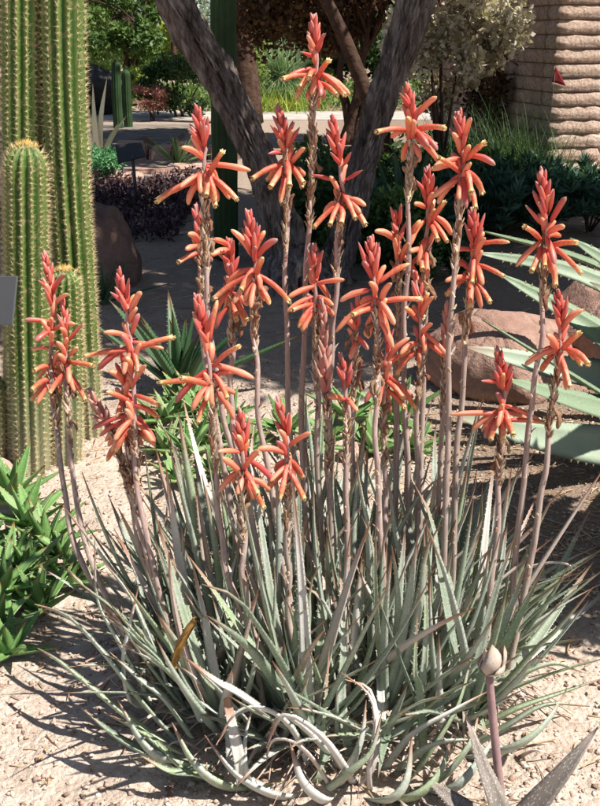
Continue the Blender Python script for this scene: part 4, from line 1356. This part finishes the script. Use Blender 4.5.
mleaf([(352, 785, 1.33), (340, 765, 1.28), (318, 735, 1.26), (284, 716, 1.27), (266, 748, 1.28)], .026, .97, (.3, .3, .9), th=.003, ch=.6)
mleaf([(306, 762, 1.36), (290, 728, 1.31), (262, 708, 1.29), (236, 713, 1.28), (216, 745, 1.27)], .019, .9, (.3, .3, .9), th=.003, ch=.6)
mleaf([(332, 792, 1.32), (312, 760, 1.27), (292, 742, 1.25), (272, 742, 1.26), (266, 764, 1.27)], .014, .75, (.3, .3, .9), M_DRYLEAF, th=.002, ch=.7)
mleaf([(240, 800, 1.33), (240, 770, 1.30), (233, 735, 1.30), (226, 698, 1.32)], .028, .97, (.2, -.5, .8), prof=lambda s: (1 - .5 * s))
mleaf([(372, 800, 1.32), (370, 770, 1.28), (376, 728, 1.29), (369, 694, 1.31), (340, 672, 1.32)], .013, .9, (-.3, .1, .8), M_DRYLEAF, th=.002, ch=.7)
mleaf([(330, 790, 1.30), (350, 774, 1.27), (372, 752, 1.27), (382, 712, 1.29)], .022, .7, (.3, .2, .8), th=.003, ch=.6)
# right side
mleaf([(490, 705, 1.52), (520, 665, 1.55), (548, 625, 1.6), (593, 562, 1.68)], .040, .5, (-.5, -.4, .7))
mleaf([(500, 690, 1.62), (535, 625, 1.68), (560, 570, 1.75), (590, 510, 1.85)], .034, .6, (-.5, -.4, .7))
mleaf([(485, 700, 1.58), (530, 655, 1.62), (570, 622, 1.7), (618, 582, 1.8)], .036, .85, (-.3, -.3, .9))
mleaf([(465, 720, 1.5), (505, 685, 1.45), (550, 664, 1.45), (582, 672, 1.46)], .030, .55, (-.2, .2, .9))
mleaf([(455, 745, 1.45), (510, 712, 1.42), (555, 695, 1.44), (606, 677, 1.48)], .028, .6, (-.2, .2, .9))
mleaf([(450, 760, 1.42), (505, 728, 1.38), (545, 705, 1.38), (590, 706, 1.4)], .032, .7, (-.2, .2, .9))
mleaf([(543, 640, 1.7), (544, 600, 1.72), (543, 552, 1.76)], .018, .5, (-.5, -.7, .1))
mleaf([(500, 600, 1.75), (520, 572, 1.72), (550, 562, 1.7), (571, 566, 1.7), (568, 580, 1.7)], .012, .8, (-.2, .1, .9), M_DRYLEAF)
mleaf([(500, 620, 1.75), (530, 583, 1.74), (552, 582, 1.73), (550, 605, 1.73)], .012, .9, (-.2, .1, .9), M_DRYLEAF)
mleaf([(400, 790, 1.36), (440, 780, 1.30), (470, 745, 1.30), (478, 715, 1.34)], .040, .55, (-.2, .2, .9))
mleaf([(410, 780, 1.36), (435, 745, 1.34), (460, 700, 1.36), (474, 640, 1.4)], .030, .65, (-.6, .2, .6))
mleaf([(400, 775, 1.38), (418, 755, 1.32), (442, 742, 1.30), (480, 740, 1.31)], .036, .35, (-.2, .2, .9))
mleaf([(385, 770, 1.38), (412, 735, 1.34), (450, 712, 1.34), (490, 690, 1.37)], .028, .9, (-.2, .2, .9))
mleaf([(330, 790, 1.34), (345, 778, 1.30), (362, 740, 1.31), (366, 700, 1.34)], .026, .8, (0, .3, .7))
mleaf([(350, 790, 1.34), (372, 770, 1.31), (378, 730, 1.33), (370, 690, 1.36), (345, 680, 1.37)], .018, .85, (-.4, .1, .6), M_DRYLEAF)
mleaf([(280, 795, 1.33), (250, 780, 1.30), (245, 740, 1.32), (255, 700, 1.36)], .028, .9, (.5, .1, .7))
mleaf([(300, 790, 1.34), (320, 775, 1.32), (322, 745, 1.35), (330, 640, 1.42)], .020, .6, (.4, -.4, .5))
mleaf([(350, 760, 1.40), (341, 700, 1.42), (343, 640, 1.44), (340, 560, 1.5)], .022, .5, (.3, -.9, .1))
mleaf([(420, 760, 1.40), (420, 700, 1.42), (426, 640, 1.44), (424, 520, 1.55)], .022, .7, (-.3, -.9, .1))
mleaf([(425, 770, 1.37), (420, 690, 1.38), (415, 670, 1.38), (418, 605, 1.42)], .018, .6, (-.3, -.9, .1))
# amber half-dead leaf and drying thin leaves
mb = MB(); blade(mb, [P(173, 668, 1.40), P(177, 648, 1.385), P(184, 632, 1.385), P(194, 618, 1.385)], .022, .002, Vector((.3, -.9, .2)), 12, prof=lambda s: (.45 + 1.0 * s) if s < .8 else 1.25 - 2.2 * (s - .8), channel=.6, twist=1.1)
lf = mb.build('dead_leaf', M_AMBER, MAIN); lf['label'] = 'translucent amber dead leaf standing in the left of the clump'
dry = random.Random(5)
mb = MB()
for k in range(46):
    px = dry.uniform(150, 520); py = dry.uniform(560, 790); Y = 1.30 + (800 - py) / 250 * .42 + dry.uniform(0, .12)
    d = dry.uniform(0, 6.28); L = dry.uniform(20, 60)
    p0 = P(px, py, Y); p1 = P(px + math.cos(d) * L * .5, py - abs(math.sin(d)) * L * .3 - 8, Y - dry.uniform(0, .04)); p2 = P(px + math.cos(d) * L, py + dry.uniform(-10, 14), Y - .02)
    blade(mb, [p0, p1, p2], dry.uniform(.003, .009), .0012, Vector((0, -.6, .7)), 8, channel=.7, r=dry.random(), prof=lambda s: 1 - .8 * s, twist=dry.uniform(-2, 2))
tag(mb.build('dry_scraps', M_DRYLEAF, MAIN), kind='stuff')
mb = MB()
for k in range(260):   # withered leaves round the foot
    a = dry.uniform(0, 6.28); rr = dry.uniform(.75, 1.08)
    b = Vector((CX + RX * rr * math.cos(a), CY + RY * rr * math.sin(a), dry.uniform(.005, .05)))
    az = a + dry.gauss(0, .8); L = dry.uniform(.06, .16)
    e = b + Vector((math.cos(az), math.sin(az), 0)) * L; e.z = dry.uniform(.005, .03)
    m_ = b.lerp(e, .5); m_.z += dry.uniform(.0, .03)
    blade(mb, [b, m_, e], dry.uniform(.004, .014), .0015, Vector((0, 0, 1)), 7, channel=.6, r=dry.random() * .8, prof=lambda s: 1 - .8 * s, twist=dry.uniform(-2, 2))
tag(mb.build('withered_leaves', M_DRYLEAF, MAIN), kind='stuff')

# ------------------------------------------------------------------ flower meshes (unit length along +Z, curving toward -X)
def flower_mesh(kind, seed):
    rs = random.Random(seed)
    mb = MB()
    n = 12
    if kind == 'open':
        rad = [.035, .075, .098, .105, .104, .100, .094, .092, .10]
        ts = [0, .05, .18, .35, .52, .68, .82, .93, .985]
    elif kind == 'bud':
        rad = [.03, .08, .115, .128, .118, .095, .064, .034, .008]
        ts = [0, .06, .22, .4, .58, .74, .88, .96, 1.0]
    else:
        rad = [.03, .07, .092, .102, .106, .104, .088, .055, .012]
        ts = [0, .06, .2, .38, .55, .72, .88, .96, 1.0]
    curve = rs.uniform(.03, .14) if kind != 'bud' else rs.uniform(.0, .05)
    wv = [rs.uniform(.9, 1.08) for _ in ts]
    rings = []
    for i, t_ in enumerate(ts):
        c = Vector((-curve * math.sin(t_ * math.pi * .9) - (0), 0, t_))
        ring = []
        for k in range(n):
            a = 2 * math.pi * k / n
            rr = rad[i] * (1 + .07 * math.cos(3 * a)) * wv[i] * (1 + .05 * math.cos(a + seed))
            z = c.z
            if kind == 'open' and i == len(ts) - 1:
                z += .035 * (1 if k % 2 == 0 else -.6); rr *= 1.22 if k % 2 == 0 else 1.0
            ring.append(mb.vert((c.x + rr * math.cos(a), rr * math.sin(a), z), t_, (.9 if k % 4 == 0 else 0) if t_ < .9 else 0))
        rings.append(ring)
    for i in range(len(ts) - 1):
        for k in range(n):
            mb.face((rings[i][k], rings[i][(k + 1) % n], rings[i + 1][(k + 1) % n], rings[i + 1][k]))
    mb.face(tuple(reversed(rings[0])))
    if kind == 'open':
        c = Vector((-curve * math.sin(math.pi * .9) * .9, 0, .90))
        inner = [mb.vert((c.x + .07 * math.cos(2 * math.pi * k / n), .07 * math.sin(2 * math.pi * k / n), .90), .97, 0) for k in range(n)]
        for k in range(n):
            mb.face((rings[-1][k], rings[-1][(k + 1) % n], inner[(k + 1) % n], inner[k]))
        mb.face(tuple(inner))
        for k in range(4):   # stamens
            a = k * 1.57 + .4
            tube(mb, [Vector((c.x + .03 * math.cos(a), .03 * math.sin(a), .9)), Vector((c.x + .04 * math.cos(a), .04 * math.sin(a), 1.05))], [.009, .012], 4, t0=.97, t1=1.0)
    else:
        mb.face(tuple(rings[-1]))
    # pedicel
    tube(mb, [Vector((.0, 0, -.16)), Vector((0, 0, .02))], [.018, .03], 5, t0=0, t1=0)
    return mb.mesh('flower_' + kind, {'open': M_FLOWER, 'closed': [M_CORAL, M_BUD, M_CORAL, M_CORAL, M_FLOWER][seed % 5], 'bud': M_BUD}[kind])
OPEN = [flower_mesh('open', s) for s in range(9)]
CLOSED = [flower_mesh('closed', s) for s in range(10)]
BUD = [flower_mesh('bud', s) for s in range(4)]
mbd = flower_mesh('bud', 9); mbd.materials.clear(); mbd.materials.append(M_DULLBUD)
DULL = [mbd]
M_WITHER = MT('withered_flower', .75, .2)
M_WITHER.color(M_WITHER.mix(randval(M_WITHER), (.52, .20, .13), (.66, .47, .30))); M_WITHER.bump(M_WITHER.noise(M_WITHER.coord((1, 1, .1)), 50, 4), .8, .01); M_WITHER.translucent(.25, (1, .8, .6))
WITHER = []
for s_ in range(3):
    me_ = flower_mesh('closed', s_ * 2 + 30); me_.materials.clear(); me_.materials.append(M_WITHER.m)
    for v_ in me_.vertices:
        q_ = noise.noise(Vector((v_.co.x * 20 + s_ * 5, v_.co.y * 20, v_.co.z * 5)))
        v_.co.x *= .8 + .7 * q_; v_.co.y *= .65 + .7 * q_
        v_.co.x += .05 * math.sin(v_.co.z * 6 + s_)
    WITHER.append(me_)

def place_flower(name, mesh, p0, p1, parent, pw, fat=1.0):
    d = p1 - p0
    L = d.length
    z = d.normalized()
    # curve concave side downwards: local -X is the bulge direction -> point -X up
    up = Vector((0, 0, 1)) - z * z.z
    if up.length < 1e-3: up = Vector((1, 0, 0))
    x = -up.normalized()
    q = Quaternion(z, random.uniform(-.7, .7))
    x = q @ x
    y = z.cross(x)
    m_ = Matrix((x, y, z)).transposed().to_4x4()
    S = Matrix.Diagonal((fat, fat, L, 1))
    m_ = Matrix.Translation(p0) @ m_ @ S
    o = bpy.data.objects.new(name, mesh)
    COL.objects.link(o)
    o.parent = parent
    o.matrix_parent_inverse = Matrix.Translation(pw).inverted()
    o.matrix_basis = m_
    return o

FL = .065   # full flower length (m)
def stalk(axis_px, base_px, dYtip, flowers='', ntip=12, dull=False, tiplen=42, dried=60, width=1.0, deep=False, r=None, label=None, opens=True):
    """axis_px from the tip downwards; base_px on the ground"""
    base = G(*base_px)
    Yb = base.y
    Yt = Yb + dYtip
    tip = axis_px[0]
    pyspan = base_px[1] - tip[1]
    pts = []
    def yat(py):
        return Yt + (Yb - Yt) * max(0, min(1, (py - tip[1]) / pyspan))
    for (a, b) in axis_px:
        pts.append(P(a, b, yat(b)))
    pts.append(base + Vector((0, 0, .01)))
    sp = smooth_path(pts, 40)[::-1]      # bottom -> top
    sd_ = random.random() * 40
    for i_ in range(2, 34):
        sp[i_] = sp[i_] + Vector((noise.noise(Vector((sd_, i_ * .22, 0))), noise.noise(Vector((0, sd_, i_ * .22))), 0)) * .007
    root = bpy.data.objects.new('flower_stalk', None)
    COL.objects.link(root); root.parent = MAIN
    root.matrix_parent_inverse = Matrix.Translation(MAIN.location).inverted()
    root.location = base; root.empty_display_size = .02
    if label: root['label'] = label
    WORLD[root.name] = Matrix.Translation(base)
    r = random.random() if r is None else r
    n = len(sp)
    rad = [(.0064 - .0040 * (i / (n - 1)) ** .9) * width for i in range(n)]
    mb = MB(); tube(mb, sp, rad, 9, r=r)
    mb.build('stem', M_STEM, root)
    # axis lookup by photo row (approx: project)
    def at_py(py):
        prev = None
        for (a, b), (c, d) in zip(axis_px[:-1], axis_px[1:]):
            if b <= py <= d:
                f = (py - b) / (d - b + 1e-6)
                return P(a + (c - a) * f, py, yat(py))
        if py < axis_px[0][1]: return P(axis_px[0][0], axis_px[0][1], yat(py))
        a, b = axis_px[-1]; c, d = base_px
        f = (py - b) / (d - b + 1e-6)
        return P(a + (c - a) * f, py, yat(py))
    # bracts
    mb = MB()
    fy = [float(q.split(',')[1]) for q in flowers.split(';') if q.strip()]
    low = max(fy) if fy else tip[1] + tiplen
    py = low + 2
    dried *= random.uniform(1.0, 1.6)
    while py < low + dried * 1.6:
        p = at_py(py)
        dense = py < low + dried
        k_ = 3 if dense else 1
        for _ in range(k_):
            a = random.uniform(0, 6.28); d = Vector((math.cos(a), math.sin(a), 0))
            L = random.uniform(.013, .026) if dense else random.uniform(.009, .016)
            out = random.uniform(.15, .5)
            q0 = p + d * .003
            q1 = q0 + d * L * out * .5 + Vector((0, 0, L * .5))
            q2 = q0 + d * L * out * (.7 + random.uniform(-.3, .4)) + Vector((0, 0, L * random.uniform(.7, 1.05)))
            blade(mb, [q0, q1, q2], random.uniform(.006, .0105), .0008, -d, 5, channel=.8, r=random.random(), prof=lambda s: (1 - s) ** .6)
        py += 2.4 if dense else random.uniform(7, 14)
    while py < base_px[1] - 60:
        p = at_py(py); a = random.uniform(0, 6.28); d = Vector((math.cos(a), math.sin(a), 0))
        L = random.uniform(.008, .016)
        q0 = p + d * .004
        blade(mb, [q0, q0 + d * L * .25 + Vector((0, 0, L * .5)), q0 + d * L * .7 + Vector((0, 0, L))], .008, .0006, -d, 5, channel=.5, r=.5 + random.random() * .5, prof=lambda s: (1 - s) ** .6)
        py += random.uniform(9, 20)
    if mb.v:
        tag(mb.build('bracts', M_BRACT, root), kind='stuff')
    # explicit flowers
    for q in flowers.split(';'):
        q = q.strip()
        if not q: continue
        a = q.split(',')
        x0, y0, x1, y1 = map(float, a[:4]); kd = a[4] if len(a) > 4 else 'o'
        sgn = -1 if len(a) < 6 else int(a[5])
        Y0 = yat(y0)
        p0 = P(x0, y0, Y0)
        ax = at_py(y0)
        p0 = ax.lerp(p0, .85)
        Lf = {'o': FL, 'c': FL * .88, 'b': FL * .68}[kd] * random.uniform(.88, 1.08)
        pe = P(x1, y1, Y0)
        l2 = (pe - p0).length
        if l2 < Lf:
            dep = math.sqrt(Lf * Lf - l2 * l2) * .75
            pe = P(x1, y1, Y0 + sgn * min(dep, Lf * .8))
        ms = {'o': OPEN, 'c': CLOSED, 'b': DULL if dull else BUD}[kd]
        place_flower('flower' if kd != 'b' else 'flower_bud', random.choice(ms), p0, pe, root, base, random.uniform(.040, .054) if kd != 'b' else random.uniform(.027, .033))
        if kd != 'b' and l2 > 0:   # pedicel from the axis
            pass
    # tip buds
    for k in range(ntip):
        u = (k + .3) / ntip
        py = tip[1] + 8 + u * (tiplen - 6)
        p = at_py(py)
        T_ = (at_py(py - 5) - at_py(py + 5)).normalized()
        a = k * 2.39996 + tip[0]
        side = T_.orthogonal().normalized()
        d = Quaternion(T_, a) @ side
        L = (.018 + .022 * u) * random.uniform(.85, 1.1)
        sp_ = .16 + .34 * u
        place_flower('flower_bud', random.choice(DULL if dull else BUD), p + d * .002, p + d * .002 + (T_ + d * sp_).normalized() * L, root, base, .027 + .011 * u)
    # short filler flowers hugging the axis between tip and the open whorl
    if opens and fy:
        y_a = tip[1] + tiplen; y_b = low + 8
        py = y_a
        while py < y_b:
            p = at_py(py); a = random.uniform(0, 6.28)
            d = Vector((math.cos(a), math.sin(a) , 0))
            hang = random.random()
            dirv = (d * random.uniform(.25, .6) + Vector((0, 0, -1 if hang < .45 and py > (y_a + y_b) / 2 else 1))).normalized()
            place_flower('flower', random.choice(CLOSED), p + d * .003, p + d * .003 + dirv * FL * random.uniform(.45, .62), root, base, random.uniform(.042, .05))
            py += random.uniform(7, 12)
    # loose drooping flowers that fill the open whorl
    if opens and fy and len(fy) > 5:
        for k in range(random.randint(3, 6)):
            py = low - random.uniform(-6, 14)
            p = at_py(py); a = random.uniform(0, 6.28)
            d = Vector((math.cos(a), math.sin(a), 0))
            dirv = (d + Vector((0, 0, random.uniform(-2.2, -.5)))).normalized()
            place_flower('flower', random.choice(OPEN + CLOSED), p + d * .004, p + d * .008 + dirv * FL * random.uniform(.6, .95), root, base, random.uniform(.042, .052))
    # withered flowers hanging against the stem below the open ones
    if opens and fy:
        for k in range(random.randint(4, 8)):
            py = low + random.uniform(-12, dried * .7)
            p = at_py(py); a = random.uniform(0, 6.28)
            d = Vector((math.cos(a), math.sin(a), 0))
            dirv = (d * random.uniform(.1, .5) + Vector((0, 0, random.choice([-1, -1, 1])))).normalized()
            place_flower('withered_flower', random.choice(WITHER), p + d * .004, p + d * .004 + dirv * FL * random.uniform(.35, .6), root, base, random.uniform(.035, .05))
    return root

stalk([(196, 105), (203, 140), (205, 165), (204, 210), (207, 270), (209, 330), (222, 405), (236, 460), (262, 560)], (312, 700), .10,
      '199,144,189,129,b;204,147,204,122,b;206,140,208,116,b;203,160,181,148,c;209,177,223,152,o;210,164,251,171,c;213,176,237,200,o;206,175,215,207,o;200,178,157,202,o;199,174,180,188,c;199,172,201,194,c', label='tall stalk left of the grey trunk')
stalk([(314, 14), (316, 45), (317, 70), (313, 110), (312, 180), (308, 250), (305, 310), (302, 390), (304, 480)], (315, 650), .05,
      '315,50,326,33,b;314,57,301,52,b;311,68,284,82,c;310,76,282,80,o;313,70,309,79,o;316,80,329,61,o;320,72,345,96,o;321,82,337,96,o;317,80,320,97,c', dried=95, label='tallest stalk of all')
stalk([(277, 105), (284, 135), (287, 160), (286, 230), (285, 300), (288, 360), (290, 420), (292, 520)], (305, 650), .05,
      '283,142,270,125,b;285,140,295,122,b;289,147,300,127,b;283,152,268,154,b;281,164,252,180,o;282,168,270,188,o;291,165,304,184,o;291,165,305,148,c;296,168,305,176,c,1')
stalk([(331, 115), (337, 150), (342, 178), (341, 200), (338, 250), (334, 310), (332, 360), (330, 440)], (337, 650), .03,
      '341,165,330,152,b;345,165,351,152,b;335,181,311,175,b;346,180,363,170,b;336,205,314,228,o;340,202,330,226,o;345,200,366,207,c;346,202,365,226,o;342,198,360,214,c;340,204,340,225,o', label='stalk before the right trunk')
stalk([(406, 84), (411, 115), (411, 140), (409, 180), (407, 240), (406, 300), (405, 380), (408, 460)], (405, 650), .03,
      '412,112,399,93,b;417,116,437,97,c;406,130,376,133,o;405,130,391,138,c,1;415,130,445,129,o;414,128,428,147,c;418,134,437,151,c;408,140,407,117,c;412,140,413,120,c')
stalk([(458, 111), (461, 145), (463, 175), (459, 215), (455, 260), (452, 330), (449, 400), (446, 470), (443, 560)], (440, 690), .05,
      '465,140,471,118,c;467,160,485,143,o;467,155,495,166,c;459,158,434,167,c;458,164,431,170,c;460,173,438,158,o;465,166,471,194,o;462,180,459,200,c', dried=90)
stalk([(427, 166), (428, 200), (427, 225), (426, 260), (425, 300), (423, 350), (421, 410)], (418, 640), .02,
      '427,195,415,180,b;431,192,434,175,b;433,198,455,185,c;425,208,414,204,c;432,222,445,202,o;432,214,451,236,c;433,220,447,242,o;431,224,438,241,o;424,220,411,246,c;424,250,410,252,c;420,252,423,271,o')
stalk([(394, 210), (398, 240), (399, 280), (398, 330), (396, 400)], (396, 650), .05,
      '396,226,390,206,b;400,225,401,203,b;408,250,421,220,c;396,242,374,232,c;398,262,395,238,c;401,262,409,244,c', ntip=5)
stalk([(370, 236), (373, 265), (376, 300), (377, 345), (376, 400), (377, 450), (379, 520), (383, 600)], (389, 722), .10,
      '368,275,358,242,b;374,272,379,242,b;373,277,372,252,b;379,283,410,264,c;368,290,340,302,c;371,300,336,333,c;374,308,352,316,o;377,300,388,336,o;380,302,421,300,o;381,305,392,284,c;374,298,360,304,c,1;374,312,366,337,c,1', label='thick stalk in the middle front')
stalk([(471, 207), (474, 235), (473, 265), (469, 305), (465, 340), (460, 400), (456, 470)], (450, 660), .02,
      '473,246,464,222,b;477,240,485,213,b;481,244,510,243,c;476,262,486,238,c;474,256,472,284,o;478,264,504,277,o;476,280,490,303,o;478,265,483,286,c;470,250,454,252,c,1;469,278,445,282,c;470,270,452,262,c,1', label=None)
stalk([(541, 170), (545, 205), (546, 240), (543, 280), (543, 310), (539, 350), (533, 395), (529, 430), (521, 510), (513, 580)], (498, 690), .02,
      '543,226,525,205,b;546,218,541,197,b;550,212,554,189,b;552,222,566,197,c;548,233,564,227,c;541,240,516,267,c;540,240,524,227,o;541,247,531,272,o;545,248,545,268,o;549,246,577,243,o;550,243,581,274,o;547,236,560,237,c,1', label='stalk nearest the right edge, before the big aloe')
stalk([(557, 289), (561, 320), (560, 345), (556, 380), (550, 420), (545, 470), (536, 530)], (503, 700), .05,
      '561,322,552,305,b;565,318,567,296,b;562,330,584,310,c;562,350,580,333,o;564,348,588,366,o;558,352,547,336,c;556,348,525,366,c;560,348,558,375,c;553,355,541,372,c,1')
stalk([(497, 347), (502, 375), (504, 410), (501, 440), (499, 480), (495, 540), (489, 620)], (480, 712), .10,
      '500,388,494,370,b;505,382,513,364,b;498,382,481,381,b;506,392,513,370,b;506,405,541,422,c;507,412,526,419,c,1;507,420,545,423,o;501,408,472,431,c;498,414,450,415,c,1;502,406,497,428,c;503,410,503,440,o;505,410,508,430,c', label='short front stalk right of the clump')
stalk([(44, 250), (50, 280), (53, 310), (51, 345), (52, 380), (57, 430), (64, 490), (78, 550)], (140, 672), .28,
      '52,292,38,280,b;54,292,66,275,c;52,308,44,288,b;54,305,68,294,c;51,322,24,320,c;53,330,76,325,c;50,330,35,342,c;52,366,34,372,o;52,378,32,391,o;54,372,61,393,o;50,348,32,350,c,1', tiplen=50, dried=50, label='leftmost stalk in front of the cacti')
stalk([(62, 298), (66, 335), (67, 375), (68, 410), (73, 470), (86, 545)], (146, 680), .26,
      '68,342,83,323,b;68,338,58,318,b;70,356,77,348,c;68,362,94,366,o;68,365,60,388,c;68,370,75,392,c;66,350,52,342,c,1', ntip=7)
stalk([(118, 269), (124, 300), (130, 330), (134, 370), (134, 430), (141, 500), (158, 585), (176, 640)], (215, 722), .16,
      '126,306,110,292,b;127,300,129,278,b;131,313,141,292,c;131,338,103,333,c;130,346,98,371,c;130,350,84,357,o;132,342,164,349,c;133,352,174,338,o;132,348,138,373,o;130,352,124,375,c;135,395,160,406,o;134,405,158,419,o;130,402,106,392,c;128,415,92,430,c;129,425,112,452,c;133,385,146,366,c', tiplen=46, dried=60, label='full stalk on the left with the widest head of flowers')
stalk([(121, 345), (124, 380), (127, 430), (133, 490), (150, 570)], (205, 716), .14,
      '124,385,108,372,c;124,395,117,418,c;126,392,140,410,c;126,420,100,437,c;128,430,114,456,c;128,428,150,440,c', ntip=5)
stalk([(88, 388), (100, 414), (115, 440), (128, 490), (152, 580)], (198, 705), .10, '', dull=True, ntip=11, tiplen=40)
stalk([(197, 294), (204, 335), (210, 365), (213, 400), (213, 440), (216, 490), (222, 540), (238, 600)], (300, 738), .14,
      '205,342,193,318,b;208,345,199,330,b;211,340,218,300,c;208,335,212,312,b;210,368,176,404,c;209,380,159,383,o;211,386,180,378,o;213,364,254,379,c;214,366,240,347,o;214,372,227,399,o;212,375,238,372,c,1;212,385,206,402,c', label='stalk left of centre leaning in at its foot')
stalk([(248, 210), (253, 245), (256, 275), (254, 320), (255, 350), (258, 400), (266, 455), (276, 520), (288, 590)], (318, 715), .12,
      '251,252,244,234,b;255,248,257,222,b;250,255,230,230,c;257,258,278,240,c;256,278,263,258,c;252,274,214,300,o;253,268,241,291,o;258,274,289,303,o;254,280,260,300,c,1', dried=70)
stalk([(229, 238), (231, 265), (232, 300), (232, 350), (232, 400), (238, 460)], (275, 680), .06,
      '230,262,218,254,b;232,258,234,240,b;229,246,210,240,c;229,250,210,256,c;232,300,236,321,o;233,293,248,306,c;230,290,215,312,c;231,285,242,270,c')
stalk([(195, 204), (199, 232), (201, 260), (203, 300), (206, 360)], (262, 680), .14,
      '199,243,188,235,c;199,246,186,250,c;199,252,178,263,o;201,250,212,262,c,1', ntip=6)
stalk([(240, 409), (243, 440), (243, 475), (242, 510), (244, 560), (248, 610)], (268, 735), .05,
      '240,446,231,421,b;246,446,249,417,b;242,452,218,452,c;241,474,222,458,c;240,470,220,492,c;246,458,274,483,c;244,470,259,450,c;245,470,258,495,o;243,475,237,495,c', label='short bright stalk low in the left centre')
stalk([(277, 396), (284, 425), (288, 455), (288, 500), (287, 560), (291, 620)], (302, 725), .05,
      '286,432,279,410,b;288,436,290,412,b;289,446,311,433,c;286,454,257,450,c;288,470,304,500,o;287,465,270,482,c;288,460,275,472,c,1', ntip=7)
stalk([(322, 298), (325, 340), (326, 390), (328, 440), (330, 520)], (338, 680), .06,
      '325,396,314,360,b;327,392,333,368,b;325,380,318,345,b', dull=True, ntip=20, tiplen=92, opens=False, label='stalk of dull unopened buds near the middle')
stalk([(341, 353), (346, 385), (347, 430), (346, 500)], (351, 680), .03,
      '344,384,337,362,b;348,384,352,362,b;344,400,328,397,c;347,398,358,412,c', ntip=6, opens=False)
stalk([(313, 243), (316, 275), (315, 310), (316, 370), (317, 440)], (325, 655), .02,
      '314,272,307,248,b;317,270,323,250,b;315,286,288,298,c;314,296,287,313,c;314,304,292,311,o;315,310,302,332,c;316,284,345,280,c;318,282,330,300,c,1;317,296,333,306,c', ntip=7)
stalk([(389, 328), (386, 365), (384, 400), (384, 450), (386, 520)], (394, 668), .04,
      '386,352,394,328,b;388,358,410,338,c;386,366,411,350,c;386,372,415,409,o;386,380,404,400,o;384,378,378,408,c;384,385,390,412,c', ntip=5)
stalk([(413, 270), (419, 300), (421, 330), (420, 380), (417, 450)], (421, 660), .03,
      '419,304,412,282,b;421,318,434,297,c;418,322,405,308,c;421,334,432,324,c;422,340,450,363,o;419,342,400,356,c;420,345,419,368,c', ntip=6)
stalk([(447, 300), (446, 330), (444, 380), (441, 450)], (432, 655), .02, '', dull=True, ntip=12, tiplen=60)
stalk([(359, 290), (356, 330), (354, 380), (352, 440)], (350, 650), -.02, '357,330,345,318,c;356,335,368,350,c;357,340,350,360,c', ntip=5)
